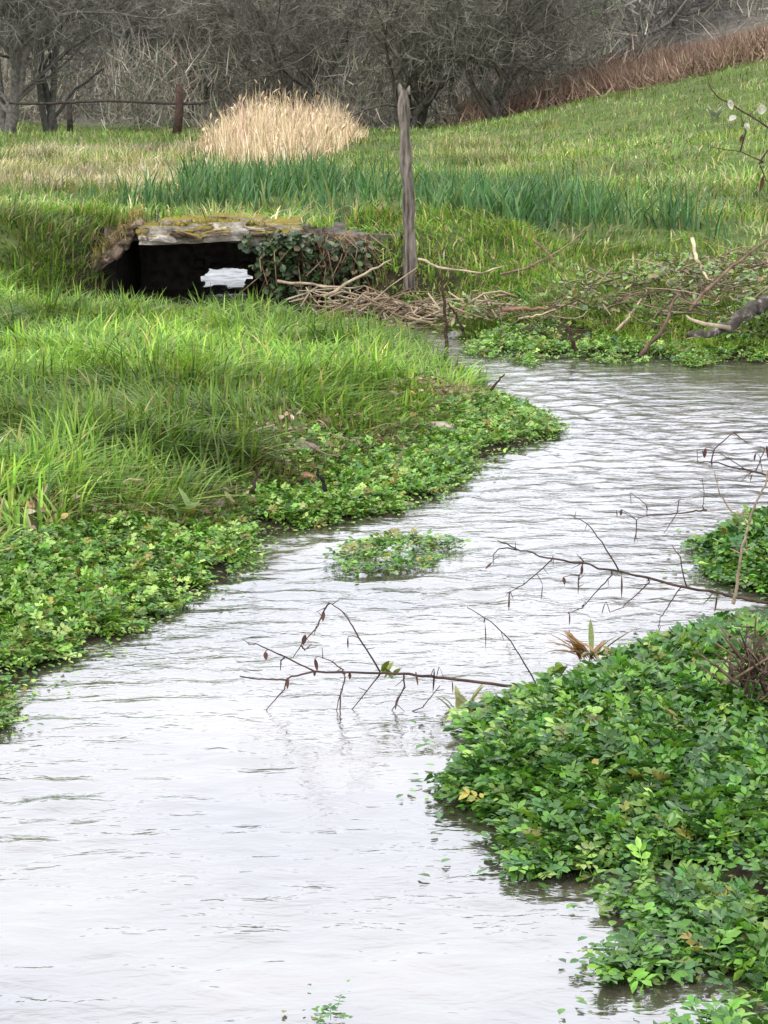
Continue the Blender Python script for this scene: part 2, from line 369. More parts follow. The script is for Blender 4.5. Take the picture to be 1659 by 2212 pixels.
def stamp(parts, P, yaw, pitch, roll, sc, tmpl, col):
    V0, q, tr = tmpl; n = len(P); nv = len(V0)
    cy, sy, cx, sx, cr_, sr = np.cos(yaw), np.sin(yaw), np.cos(pitch), np.sin(pitch), np.cos(roll), np.sin(roll)
    x0, y0, z0 = V0[:, 0][None], V0[:, 1][None], V0[:, 2][None]
    x1 = x0 * cr_[:, None] + z0 * sr[:, None]; z1 = -x0 * sr[:, None] + z0 * cr_[:, None]
    y2 = y0 * cx[:, None] - z1 * sx[:, None]; z2 = y0 * sx[:, None] + z1 * cx[:, None]
    X = x1 * cy[:, None] - y2 * sy[:, None]; Y = x1 * sy[:, None] + y2 * cy[:, None]
    V = (np.stack([X, Y, z2], -1) * sc[:, None, None] + P[:, None]).reshape(-1, 3)
    b = (np.arange(n) * nv)[:, None, None]
    parts.append((V, (b + q[None]).reshape(-1, q.shape[1]), (b + tr[None]).reshape(-1, 3), np.repeat(col, nv, 0)))
def join(name, parts, mat, parent=None, origin=None):
    V = []; Q = []; T = []; C = []; n = 0
    for v, q, tr, c in parts:
        V.append(v); Q.append(q + n); T.append(tr + n); C.append(c); n += len(v)
    return mesh_np(name, np.concatenate(V), [np.concatenate(Q), np.concatenate(T)], mat, parent, np.concatenate(C), True, origin)
SPRAYS = [spray_t(2, 1), spray_t(3, 2), spray_t(3, 5), spray_t(2, 8)]
LEAFT = leaf_t(.56)
CRESS = [(.068, .18, .02), (.11, .25, .026), (.17, .31, .045), (.05, .135, .034), (.25, .36, .085), (.20, .19, .035)]
def cress_bed(name, poly, h, n_spray, n_leaf, sc, wts, edge=.12, mask=None, parent=None, origin=None, float_edge=.09, flat=None, ragged=.3, dark=1.0):
    parts = []
    rag = lambda x, y: sdist(poly, x, y) - ragged * np.maximum(fbm(x * 4.5, y * 4.5, 33) - .35, 0) - ragged * .6 * np.maximum(vnoise(x * 13, y * 13, 35) - .45, 0)
    for k, tm in enumerate(SPRAYS):
        m_ = n_spray // len(SPRAYS); x, y = sample(poly, m_, mask=mask); kk = rag(x, y) > 0; x, y = x[kk], y[kk]; m_ = len(x)
        di = sdist(poly, x, y); hn = fbm(x * 4, y * 4, 31)
        hl = h * (flat(x, y) if flat else 1)
        z = np.maximum(hl * sstep(0, .3, di) * (.45 + .9 * hn) * RNG.uniform(.55, 1.05, m_), 0) + .006
        z = np.maximum(z, ground(x, y) + .01)
        pit = RNG.normal(.15, .34, m_) * sstep(-.02, .15, di) + .05
        stamp(parts, np.stack([x, y, z], -1), RNG.uniform(0, 6.3, m_), pit, RNG.normal(0, .32, m_), sc * RNG.uniform(.75, 1.3, m_), tm, mixcol(m_, np.array(CRESS) * dark, wts, .3))
    x, y = sample(poly, n_leaf, mask=mask); kk = (rag(x, y) > 0) | (RNG.random(len(x)) < .22); x, y = x[kk], y[kk]; n_leaf = len(x); ang = RNG.uniform(0, 6.3, n_leaf); rr = np.abs(RNG.normal(0, float_edge, n_leaf)) * (RNG.random(n_leaf) < .42)
    x = x + rr * np.cos(ang); y = y + rr * np.sin(ang); di = sdist(poly, x, y); hn = fbm(x * 4, y * 4, 31)
    hl = h * (flat(x, y) if flat else 1)
    z = np.maximum(hl * sstep(0, .3, di) * (.5 + 1.0 * hn) * RNG.uniform(.5, 1.25, n_leaf), 0) + .008
    z = np.maximum(z, ground(x, y) + .015)
    fl = sstep(-.03, .1, di)
    stamp(parts, np.stack([x, y, z], -1), RNG.uniform(0, 6.3, n_leaf), RNG.normal(.1, .4, n_leaf) * (.1 + fl), RNG.normal(0, .38, n_leaf) * (.1 + fl), sc * .42 * RNG.uniform(.7, 1.5, n_leaf), LEAFT, mixcol(n_leaf, np.array(CRESS) * dark, wts, .32))
    return join(name, parts, M_LEAF, parent, origin)

# ------------------------------------------------------------------ watercress beds
o = cress_bed('watercress', LBED, .05, 22000, 30000, .042, [2, 4, 4, 1.2, 2.6, 1.0], mask=lambda x, y: .35 + .65 * sstep(.25, .55, fbm(x * 2.2, y * 2.2, 14)))
tag(o, 'low bright green watercress carpeting the left margin of the brook', 'watercress', kind='stuff')
o = cress_bed('watercress', RBED, .105, 17000, 17000, .052, flat=lambda x, y: .12 + .88 * sstep(4.45, 5.2, y), wts= [5, 3, 1.2, 5, .5, .3], ragged=.16, dark=.95, mask=lambda x, y: (lambda k: k + (1 - k) * (.10 + .6 * sstep(.46, .62, fbm(x * 5, y * 5, 15))))(sstep(4.45, 4.95, y + .25 * (fbm(x * 3, y * 3, 19) - .5))))
tag(o, 'deep green mound of watercress in the right foreground', 'watercress', kind='stuff')
o = cress_bed('watercress', RBED2, .10, 5200, 6000, .053, [5, 3, 1.2, 5, .5, .3], dark=.95)
tag(o, 'smaller mound of watercress farther up the right bank', 'watercress', kind='stuff')
o = cress_bed('watercress', FARBED, .04, 8000, 10000, .042, [2, 4, 4, 1, 2.5, 1.4], mask=lambda x, y: .1 + .75 * sstep(.35, .6, fbm(x * 3, y * 3, 16)))
tag(o, 'watercress along the far shore below the brushwood', 'watercress', kind='stuff')
x, y = sample(RBED, 260); kk = (y > 4.95) & (RNG.random(len(x)) < .55); x, y = x[kk], y[kk]; nb = len(x); z = np.maximum(ground(x, y), 0) + .01
V, F, C = blades(np.stack([x, y, z], -1), RNG.uniform(.06, .14, nb), RNG.uniform(.004, .008, nb), np.abs(RNG.normal(.8, .4, nb)), RNG.uniform(0, 6.3, nb), mixcol(nb, [(.12, .2, .04), (.2, .24, .06), (.22, .15, .08), (.3, .24, .13)], [3, 3, 2, 1], .3), 4)
o = mesh_np('bank_weeds', V, F, M_GRASS, col=C); tag(o, 'thin stems and grass blades growing through the right foreground watercress', 'weeds', kind='stuff')
ic = np.array(ISLAND).mean(0)
o = cress_bed('watercress_clump', ISLAND, .07, 300, 420, .044, [4, 3, 2, 2, 1, 1], float_edge=.05, ragged=.15, origin=(ic[0], ic[1], 0))
tag(o, 'small isolated clump of watercress standing out in mid stream', 'water plant')
pc = pz(700, 2205)
o = cress_bed('watercress_clump', W2([(650, 2190), (740, 2185), (770, 2212), (640, 2216)]), 0.0, 4, 16, .03, [3, 1, 0, 3, 0, 1], ragged=0, origin=(pc[0], pc[1], 0))
tag(o, 'half drowned tuft of weed at the bottom edge of the stream', 'water plant')

# ------------------------------------------------------------------ left bank grass
P_IR = W2([(370, 430, .55), (560, 448, .55), (860, 478, .55), (1080, 488, .55), (1250, 470, .55), (1500, 458, .6), (1650, 445, .7), (1560, 425, .7), (1250, 415, .6), (960, 405, .55), (640, 405, .5), (400, 410, .5)])
def meadow_mask(x, y): return np.where(inside(P_IR, x, y), .25, 1) * np.where(-sdist(WATER, x, y) > .15, 1, np.where((x > DECK[0]) & (x < DECK[1]) & (y > DECK[2]) & (y < DECK[3]), 1, 0))

GR = [(.125, .235, .032), (.175, .30, .042), (.225, .325, .058), (.075, .15, .034), (.26, .26, .075), (.40, .33, .18)]
def grass(name, poly, n, L, wd, wts, lev=4, power=0, mask=None, bend=(.7, .35), zf=surf, cols=GR, flow=None, var=.16, tuft=.5, mat=None):
    x, y = sample(poly, n, power, mask); z = zf(x, y)
    tn = fbm(x * 2.6, y * 2.6, 41)
    l = L * (.55 + tuft * 1.6 * (tn - .25)).clip(.3, 1.6) * RNG.uniform(.7, 1.3, n)
    fl = (vnoise(x * 1.8, y * 1.8, 44) * 9) if flow is None else flow + (vnoise(x * 1.8, y * 1.8, 44) - .5) * 3
    a = fl + RNG.normal(0, 1.0, n)
    b = np.abs(RNG.normal(bend[0], bend[1], n)).clip(.05, 1.5)
    c = mixcol(n, cols, wts, var); pn = fbm(x * .9, y * .9, 47)[:, None]; c = c * (.62 + .76 * sstep(.25, .75, pn)) * np.array([1.0, 1.0, 1.0]) * (.85 + .3 * fbm(x * .35 + 7, y * .2, 48)[:, None])
    V, F, C = blades(np.stack([x, y, z - .01], -1), l, wd * RNG.uniform(.7, 1.3, n), b, a, c, lev)
    return mesh_np(name, V, F, mat or M_GRASS, col=C)
LGRASS = W2([(-500, 1350, .16), (-300, 1310, .16), (0, 1205, .14), (200, 1110, .14), (400, 1090, .12), (500, 1045, .12), (640, 985, .12), (800, 945, .12), (880, 925, .1), (980, 880, .06), (1050, 848, .03), (1000, 800), (935, 765), (915, 735)]) + [(-.1, 14.6), (-.6, 15.1), (-1.3, 15.45), (-1.85, 15.9), (-2.3, 16.4), (-5.5, 16.4), (-5.5, 8)]
o = grass('grass', LGRASS, 80000, .145, .0105, [4, 5, 3.2, 2.8, .6, .3], power=1.0, bend=(.95, .5), tuft=1.25, var=.24, mask=lambda x, y: .08 + .92 * sstep(.3, .52, fbm(x * 3.1, y * 3.1, 45)))
tag(o, 'lush bright green grass covering the left bank', 'grass', kind='stuff')

# browned mixed weeds where grass and cress meet
EDGE = W2([(60, 1180, .12), (240, 1130, .12), (430, 1110, .12), (560, 1040, .12), (700, 1005, .12), (860, 955, .1), (990, 895, .06), (1060, 860, .03), (1000, 830, .06), (800, 900, .12), (600, 950, .12), (420, 1040, .12), (200, 1070, .12), (40, 1130, .12)])
o = grass('bank_weeds', EDGE, 6500, .11, .008, [2, 3, 2, 3, 3, 3], bend=(.9, .5), cols=[(.12, .2, .04), (.2, .28, .06), (.28, .26, .08), (.08, .12, .035), (.24, .16, .09), (.32, .25, .16)], mask=lambda x, y: .1 + sstep(.35, .6, fbm(x * 3, y * 3, 91)), var=.3)
tag(o, 'browned straggling weeds between the grass and the left watercress', 'weeds', kind='stuff')
parts = []; n = 900; x, y = sample(EDGE, n); z = surf(x, y) + RNG.random(n) * .05 + .01
stamp(parts, np.stack([x, y, z], -1), RNG.uniform(0, 6.3, n), RNG.normal(0, .4, n), RNG.normal(0, .5, n), RNG.uniform(.02, .05, n), LEAFT, mixcol(n, [(.26, .18, .12), (.38, .30, .22), (.15, .10, .07), (.34, .2, .09)], [3, 3, 3, 1], .3))
o = join('leaf_litter', parts, M_DEAD); tag(o, 'dead brown leaves strewn on the muddy edge of the left bank', 'dead leaves', kind='stuff')
SIDE = [(-6, 15.6), (-1.95, 15.9), (-1.7, 16.5), (-1.7, 17.6), (-6, 17.8)]
o = grass('grass', SIDE, 9000, .11, .01, [4, 4, 2, 3, 2, 2], mask=meadow_mask, flow=-1.2, tuft=.9); tag(o, 'grass on the slope left of the culvert', 'grass', kind='stuff')
SIDE = [(-.5, 16.35), (-.3, 15.7), (.3, 15.4), (1.6, 15.0), (2.0, 16.8), (-.5, 17.2)]
o = grass('grass', SIDE, 6000, .09, .01, [4, 3, 1.5, 3.5, 2, 2.5], mask=meadow_mask, flow=-1.2, tuft=.9); tag(o, 'grass on the bank behind the tall post', 'grass', kind='stuff')
MEADOW = [(-4.0, 16.3), (-9.5, 52), (-5, 54), (9.5, 54), (10.5, 50), (3.6, 16.5), (2.6, 15.2), (1.2, 15.0), (.6, 15.2), (-.1, 15.9), (-.4, 16.35), (-2.2, 16.3)]
o = grass('grass', MEADOW, 75000, .13, .013, [4.2, 3.2, 1.8, 3, 3, 2.0], lev=3, cols=[(.125, .23, .042), (.17, .285, .055), (.22, .31, .075), (.08, .155, .04), (.27, .265, .10), (.40, .34, .22)], power=1.2, mask=meadow_mask, bend=(.8, .5), tuft=1.0, var=.28)
tag(o, 'rough tussocky meadow grass behind the culvert', 'grass', kind='stuff')
o = grass('dry_grass', W2([(900, 330, .5), (1200, 300, .6), (1500, 330, 1), (1659, 400, .8), (1400, 400, .6), (1000, 390, .5)]), 1500, .24, .011, [3, 3, 2], lev=3, bend=(.6, .5), cols=[(.36, .32, .19), (.30, .28, .14), (.22, .26, .09)], mask=lambda x, y: sstep(.5, .66, fbm(x * .9, y * .45, 62)))
tag(o, 'straw coloured tufts dotted over the green slope', 'dry grass', kind='stuff')
STRAW = [(.48, .40, .29), (.38, .31, .21), (.30, .28, .15), (.19, .23, .07)]
P_ST = W2([(30, 420, .5), (380, 420, .5), (430, 335, .5), (300, 332, .5), (60, 335, .5), (-100, 365, .5)])
o = grass('dry_grass', P_ST, 6500, .26, .012, [4, 3, 2, 2], lev=3, cols=STRAW, power=.5, mask=lambda x, y: .08 + sstep(.36, .56, fbm(x * .9, y * .45, 63)))
tag(o, 'pale dry grass left of the reeds', 'dry grass', kind='stuff')

# ------------------------------------------------------------------ green iris blades
IRIS = [(.065, .15, .055), (.09, .19, .07), (.045, .105, .045), (.20, .26, .10)]
def iris(name, poly, n, L):
    def mk(x, y): return sstep(.36, .58, fbm(x * 1.6, y * 1.2, 52)) * .95 + .05
    x, y = sample(poly, n, 0, mk); z = surf(x, y)
    l = L * RNG.uniform(.5, 1.25, n) * (.45 + 1.1 * fbm(x * 1.5, y * 1.5, 53))
    V, F, C = blades(np.stack([x, y, z - .02], -1), l, RNG.uniform(.012, .024, n), np.abs(RNG.normal(.2, .25, n)), RNG.uniform(0, 6.3, n), mixcol(n, IRIS, [4, 4, 2, 1.2]), 3, lean=np.abs(RNG.normal(.16, .16, n)))
    return mesh_np(name, V, F, M_GRASS, col=C)
o = iris('iris_leaves', P_IR, 4600, .34)
tag(o, 'band of upright dark green iris leaves across the wet meadow', 'iris', kind='stuff')
P_IR2 = W2([(170, 445, .55), (360, 450, .55), (370, 420, .55), (180, 420, .55)])
o = iris('iris_leaves', P_IR2, 260, .28); tag(o, 'small patch of iris leaves left of the main band', 'iris', kind='stuff')

# ------------------------------------------------------------------ pale reed clump
rb = W2([(425, 345, .5), (500, 362, .5), (620, 366, .5), (700, 352, .5), (790, 320, .5), (760, 305, .5), (600, 308, .5), (480, 318, .5)])
rc = np.array(rb).mean(0)
rbw = [tuple(rc + (np.array(p) - rc) * [1.12, 1.3]) for p in rb]
x, y = sample(rb, 3000); x2, y2 = sample(rbw, 700); x = np.concatenate([x, x2]); y = np.concatenate([y, y2]); n = len(x); z = surf(x, y)
ex = sstep(-.25, .7, sdist(rb, x, y)); l = (.30 + .38 * ex) * RNG.uniform(.6, 1.25, n) * (.5 + 1.0 * fbm(x * 2.6, y * 1.2, 57))
REED = [(.62, .47, .33), (.50, .37, .25), (.70, .56, .42), (.34, .25, .17)]
V, F, C = blades(np.stack([x, y, z - .02], -1), l, RNG.uniform(.01, .02, n), np.abs(RNG.normal(.12, .15, n)), RNG.uniform(0, 6.3, n), mixcol(n, REED, [4, 3, 3, 1]), 3, lean=np.abs(RNG.normal(.14, .18, n)))
root = empty('reed_clump', (rc[0], rc[1], float(ground(rc[:1], rc[1:])[0])), 'big clump of dry straw coloured reeds at the back of the meadow', 'reeds')
mesh_np('stems', V, F, M_DRY, root, C)
mb = MB()
for i in range(260):
    k = RNG.integers(n); b = np.array([x[k], y[k], z[k] + l[k] * .92])
    mb.leaf(b, RNG.normal(0, .35, 3) + [0, 0, .8], RNG.uniform(.12, .2), .03, np.array(REED[RNG.integers(3)]) * RNG.uniform(.7, 1.1), curl=.3)
mb.build('seed_heads', M_DRY, root)['kind'] = 'stuff'

# ------------------------------------------------------------------ stone culvert bridge
YB = 16.3
def bx(u, v, y=YB): return py(u, v, y)
def rock(mb, c, size, col, seed, rot=0.0, sub=3, rough=.16, round_=.5):
    r = np.random.default_rng(seed); m = 7
    a = np.linspace(-1, 1, m); V = []; Q = []; base = 0
    import itertools
    for ax in range(3):
        for sg in (-1, 1):
            A, B = np.meshgrid(a, a); P = np.zeros((m * m, 3)); P[:, ax] = sg; P[:, (ax + 1) % 3] = A.ravel(); P[:, (ax + 2) % 3] = B.ravel() * sg
            V.append(P); i = np.arange(m - 1)[:, None] * m + np.arange(m - 1)[None]
            Q.append(np.stack([i, i + 1, i + m + 1, i + m], -1).reshape(-1, 4) + base); base += m * m
    V = np.concatenate(V); ln = np.linalg.norm(V, axis=1)[:, None]; V = V * (round_ + (1 - round_) / ln * 1.2)
    o_ = r.uniform(0, 50, 3)
    nz = np.stack([fbm(V[:, 1] * 1.7 + o_[0], V[:, 2] * 1.7 + V[:, 0] * .9, seed), fbm(V[:, 0] * 1.7 + o_[1], V[:, 2] * 1.7 + V[:, 1], seed + 1), fbm(V[:, 0] * 1.7 + o_[2], V[:, 1] * 1.7 + V[:, 2], seed + 2)], -1) - .5
    V = V + nz * rough * 3
    V = V * np.array(size) / 2; ca, sa = math.cos(rot), math.sin(rot)
    V = np.stack([V[:, 0] * ca - V[:, 2] * sa, V[:, 1], V[:, 0] * sa + V[:, 2] * ca], -1) + np.asarray(c)
    mb.add(V, np.concatenate(Q), (), col)
broot = empty('culvert_bridge', (-1.0, YB, 0), 'low stone culvert bridge with a mossy slab over a dark opening', 'bridge')
STN = [(.30, .27, .23), (.24, .21, .18), (.36, .33, .29), (.20, .17, .13)]
YB2 = YB + .02
# coping slab stones
m, t, o = newmat('mossy_stone'); M_MOSS = m
at = N(t, 'ShaderNodeAttribute', attribute_name='tint'); tc = N(t, 'ShaderNodeTexCoord'); ge = N(t, 'ShaderNodeNewGeometry')
no = N(t, 'ShaderNodeTexNoise', Scale=7.0, Detail=6.0); t.links.new(tc.outputs['Object'], no.inputs['Vector'])
sx = N(t, 'ShaderNodeSeparateXYZ'); t.links.new(ge.outputs['Normal'], sx.inputs[0])
ad = N(t, 'ShaderNodeMath', operation='MULTIPLY_ADD'); ad.inputs[1].default_value = .55; t.links.new(sx.outputs['Z'], ad.inputs[0]); t.links.new(no.outputs['Fac'], ad.inputs[2])
rp = N(t, 'ShaderNodeMapRange'); rp.inputs['From Min'].default_value = .66; rp.inputs['From Max'].default_value = .8; t.links.new(ad.outputs[0], rp.inputs['Value'])
n3 = N(t, 'ShaderNodeTexNoise', Scale=25.0, Detail=5.0); t.links.new(tc.outputs['Object'], n3.inputs['Vector'])
mossr = N(t, 'ShaderNodeValToRGB'); mossr.color_ramp.elements[0].color = (.12, .10, .02, 1); mossr.color_ramp.elements[1].color = (.32, .26, .06, 1); t.links.new(n3.outputs['Fac'], mossr.inputs['Fac'])
n4 = N(t, 'ShaderNodeTexNoise', Scale=11.0, Detail=8.0, Roughness=.7); t.links.new(tc.outputs['Object'], n4.inputs['Vector'])
st = N(t, 'ShaderNodeMapRange'); st.inputs['From Min'].default_value = .35; st.inputs['From Max'].default_value = .65; st.inputs['To Min'].default_value = .45; st.inputs['To Max'].default_value = 1.7; t.links.new(n4.outputs['Fac'], st.inputs['Value'])
mu = N(t, 'ShaderNodeVectorMath', operation='MULTIPLY'); t.links.new(at.outputs['Color'], mu.inputs[0]); t.links.new(st.outputs[0], mu.inputs[1])
mc = N(t, 'ShaderNodeMix', data_type='RGBA'); t.links.new(rp.outputs[0], mc.inputs['Factor']); t.links.new(mu.outputs[0], mc.inputs['A']); t.links.new(mossr.outputs[0], mc.inputs['B'])
bp = N(t, 'ShaderNodeBump', Strength=1.0, Distance=.03); t.links.new(n4.outputs['Fac'], bp.inputs['Height'])
p = N(t, 'ShaderNodeBsdfPrincipled', Roughness=.95); p.inputs['Specular IOR Level'].default_value = .15
t.links.new(mc.outputs['Result'], p.inputs['Base Color']); t.links.new(bp.outputs[0], p.inputs['Normal']); t.links.new(p.outputs[0], o.inputs['Surface'])

mb = MB()
for i, (ua, ub, vt, vb, dy) in enumerate([(300, 440, 488, 527, .0), (405, 540, 480, 521, -.02), (510, 610, 482, 522, .02), (585, 650, 488, 520, .0), (340, 480, 476, 500, .12), (440, 570, 472, 496, .14), (530, 650, 478, 498, .13)]):
    a, b = bx(ua, vt), bx(ub, vb)
    rock(mb, ((a[0] + b[0]) / 2, YB + .26 + dy, (a[2] + b[2]) / 2), (abs(b[0] - a[0]), .6, (a[2] - b[2]) * 1.05), STN[[0, 2, 2, 0, 1, 0, 1][i]], 60 + i, rot=RNG.normal(0, .04), rough=.10, round_=.8)
for i in range(34):
    u = RNG.uniform(300, 640); v = 506 - 8 * math.sin((u - 300) / 340 * math.pi) + RNG.normal(0, 7)
    rock(mb, bx(u, v, YB - .02 + RNG.random() * .08), (RNG.uniform(.06, .2), RNG.uniform(.1, .2), RNG.uniform(.02, .06)), [(.38, .33, .29), (.46, .41, .38), (.20, .15, .11), (.28, .22, .17), (.12, .085, .06)][RNG.integers(5)], 400 + i, rot=RNG.normal(0, .12), rough=.2, round_=.55)
mb.build('coping_stones', M_MOSS, broot)
n = 4200; u = RNG.uniform(296, 655, n); P = np.array([bx(a, 0, YB - .03 + RNG.random() * .5) for a in u]); P[:, 2] = .5 + .075 * np.sin((u - 300) / 340 * math.pi) ** .7
V, F, C = blades(P, RNG.uniform(.02, .065, n), RNG.uniform(.008, .016, n), np.abs(RNG.normal(.8, .4, n)), RNG.uniform(3.4, 6.0, n), mixcol(n, [(.46, .37, .09), (.34, .29, .07), (.46, .36, .2), (.22, .25, .05), (.24, .16, .09)], [3, 3, 2, 2, 1.5], .3), 3)
mesh_np('moss', V, F, M_GRASS, broot, C)['kind'] = 'stuff'
mb = MB()
for i in range(30):
    f = RNG.random(); u = 296 - 78 * f + RNG.normal(-9, 7); v = 500 + 80 * f + RNG.normal(-8, 6)
    rock(mb, bx(u, v, YB + .04 + RNG.random() * .2), (RNG.uniform(.05, .14), RNG.uniform(.12, .3), RNG.uniform(.04, .08)), [(.27, .20, .15), (.22, .16, .11), (.36, .29, .23), (.15, .11, .08)][RNG.integers(4)], 80 + i, rot=RNG.normal(.6, .35), rough=.16, round_=.55)
mb.build('wing_wall', M_STONE, broot)
def slab(mb, x0, x1, y0, y1, z0, z1, col, nx=8, ny=8, nz=4, amp=.03, seed=0):
    b = 0
    for ax, (A, B, Cc) in enumerate([((y0, y1, ny), (z0, z1, nz), (x0, x1)), ((x0, x1, nx), (z0, z1, nz), (y0, y1)), ((x0, x1, nx), (y0, y1, ny), (z0, z1))]):
        for sg in (0, 1):
            P, Q_ = np.meshgrid(np.linspace(A[0], A[1], A[2]), np.linspace(B[0], B[1], B[2])); P = P.ravel(); Q_ = Q_.ravel(); K = np.full(P.shape, Cc[sg])
            V = np.stack([K, P, Q_] if ax == 0 else [P, K, Q_] if ax == 1 else [P, Q_, K], -1)
            h = np.stack([fbm(V[:, 1] * 5 + V[:, 2] * 3, V[:, 0] * 5 + V[:, 2] * 2, seed + j) - .5 for j in range(3)], -1) * amp * 2
            i = np.arange(B[2] - 1)[:, None] * A[2] + np.arange(A[2] - 1)[None]
            f = np.stack([i, i + 1, i + A[2] + 1, i + A[2]], -1).reshape(-1, 4)
            mb.add(V + h, f if (sg ^ (ax == 1)) else f[:, ::-1], (), col)
xl, xr = bx(212, 560)[0], bx(625, 560)[0]
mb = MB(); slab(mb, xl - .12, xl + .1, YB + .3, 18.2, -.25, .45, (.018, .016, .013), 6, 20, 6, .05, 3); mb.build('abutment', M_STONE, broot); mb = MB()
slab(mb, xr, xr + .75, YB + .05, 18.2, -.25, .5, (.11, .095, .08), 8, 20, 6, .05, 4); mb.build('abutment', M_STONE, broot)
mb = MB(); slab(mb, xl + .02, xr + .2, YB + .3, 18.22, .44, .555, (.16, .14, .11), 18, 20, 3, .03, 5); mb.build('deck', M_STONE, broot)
# rear wall of the culvert, leaving a low hole on the right where daylight comes in
hx0, hx1 = py(432, 600, 18.0)[0], py(545, 600, 18.0)[0]; hz = py(480, 582, 18.0)[2]
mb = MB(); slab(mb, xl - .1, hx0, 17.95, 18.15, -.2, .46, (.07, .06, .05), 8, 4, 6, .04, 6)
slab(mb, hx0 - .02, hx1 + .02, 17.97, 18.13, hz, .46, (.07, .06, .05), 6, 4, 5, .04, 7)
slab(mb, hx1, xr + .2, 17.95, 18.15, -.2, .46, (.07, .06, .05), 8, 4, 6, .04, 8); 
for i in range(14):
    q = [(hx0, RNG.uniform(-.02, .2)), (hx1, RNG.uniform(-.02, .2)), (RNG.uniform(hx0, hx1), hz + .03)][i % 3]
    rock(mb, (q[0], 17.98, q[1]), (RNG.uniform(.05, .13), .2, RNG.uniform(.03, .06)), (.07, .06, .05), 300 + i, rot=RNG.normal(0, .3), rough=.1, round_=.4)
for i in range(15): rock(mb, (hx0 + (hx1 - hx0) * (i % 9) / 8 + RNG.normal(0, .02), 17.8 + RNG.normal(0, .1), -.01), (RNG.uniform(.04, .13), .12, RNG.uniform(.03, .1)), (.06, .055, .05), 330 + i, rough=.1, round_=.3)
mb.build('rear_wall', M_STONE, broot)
# right hand face wall behind the ivy
mb = MB()
for j in range(4):
    for i in range(5):
        u = 560 + i * 40 + (j % 2) * 18 + RNG.normal(0, 4); v = 512 + j * 30 + i * 2
        if u < 620 and j > 0: continue
        rock(mb, bx(u, v + 8, YB + .12), (.145, .3, .11), STN[RNG.integers(4)] if True else 0, 120 + j * 7 + i, rot=RNG.normal(0, .1), rough=.1)
mb.build('face_wall', M_MOSS, broot)

xx = RNG.uniform(bx(195, 560)[0], bx(300, 560)[0], 700); yy = RNG.uniform(16.2, 16.75, 700); vv = .62 - (bx(300, 560)[0] - xx) * .95 + RNG.normal(0, .03, 700)
V, F, C = blades(np.stack([xx, yy, vv], -1), RNG.uniform(.04, .12, 700), RNG.uniform(.006, .014, 700), np.abs(RNG.normal(.9, .5, 700)), RNG.uniform(3, 6.2, 700), mixcol(700, [(.34, .25, .14), (.27, .20, .10), (.18, .25, .06), (.42, .34, .2)], [3, 3, 3, 1], .3), 3)
o = mesh_np('dry_grass', V, F, M_GRASS, col=C); tag(o, 'withered grass hanging over the left wing of the culvert', 'dry grass', kind='stuff')
# pale sheet beyond the culvert, coloured to stand in for sky reflected on water
mreflect, t, o = newmat('painted_sky_reflection'); no = N(t, 'ShaderNodeTexNoise', Scale=9.0, Detail=6.0); tc = N(t, 'ShaderNodeTexCoord'); t.links.new(tc.outputs['Object'], no.inputs['Vector'])
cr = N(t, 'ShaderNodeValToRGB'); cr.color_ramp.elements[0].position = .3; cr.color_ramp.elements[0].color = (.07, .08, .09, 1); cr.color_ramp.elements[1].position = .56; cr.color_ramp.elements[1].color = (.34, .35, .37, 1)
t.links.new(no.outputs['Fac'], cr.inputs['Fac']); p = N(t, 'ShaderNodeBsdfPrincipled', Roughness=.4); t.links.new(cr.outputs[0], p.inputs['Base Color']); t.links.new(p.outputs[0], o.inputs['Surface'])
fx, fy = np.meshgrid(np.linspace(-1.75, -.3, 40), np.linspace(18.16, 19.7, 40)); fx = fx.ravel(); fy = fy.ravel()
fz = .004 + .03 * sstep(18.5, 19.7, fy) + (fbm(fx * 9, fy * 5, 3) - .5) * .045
o = mesh_np('painted_reflection', np.stack([fx, fy, fz], -1), [grid_faces(40, 40)], mreflect); tag(o, 'pale painted sky reflection on the water seen through the hole at the back of the culvert', 'white water', kind='stuff')  # not white water: the pale sheet stands in for reflected sky

# ivy over the right half of the bridge
ivc = bx(660, 570); root = empty('ivy', (ivc[0], YB, .2), 'dark ivy and dead stems hanging over the right end of the culvert', 'ivy')
parts = []; n = 4600
u = RNG.uniform(525, 800, n); v = RNG.uniform(500, 648, n)
ok = (v < 520 + (u - 535) * 1.1 + 40 + 60 * (vnoise(u * .05, v * .05, 3) - .6)) & (v > 498 + np.maximum(0, (u - 640)) * .15) & (RNG.random(n) < sstep(.25, .5, fbm(u * .04, v * .04, 5) + .25 * (u - 560) / 100 * (u < 640)) * (1 - .75 * sstep(665, 720, u))); u, v = u[ok], v[ok]; n = len(u)
P = np.array([bx(a, b, YB - .06 - .22 * RNG.random() ** 1.5) for a, b in zip(u, v)])
stamp(parts, P, RNG.uniform(2.2, 4.1, n), RNG.normal(-.5, .5, n), RNG.normal(0, .5, n), RNG.uniform(.028, .06, n), leaf_t(.9), mixcol(n, [(.02, .042, .016), (.035, .065, .022), (.07, .11, .04), (.10, .08, .045)], [3, 4, 2, 1.2], .3))
join('leaves', parts, M_LEAF, root)
mb = MB()
for i in range(110):
    a = bx(RNG.uniform(590, 800), RNG.uniform(500, 530), YB - .05 - RNG.random() * .12); b = a + [RNG.normal(0, .15), RNG.normal(-.1, .08), -RNG.uniform(.15, .42)]
    mmid = (a + b) / 2 + RNG.normal(0, .04, 3); mb.tube([a, mmid, b], [.006, .005, .003], 4, np.array([.16, .11, .07]) * RNG.uniform(.6, 1.6))
mb.build('stems', M_DRY, root)

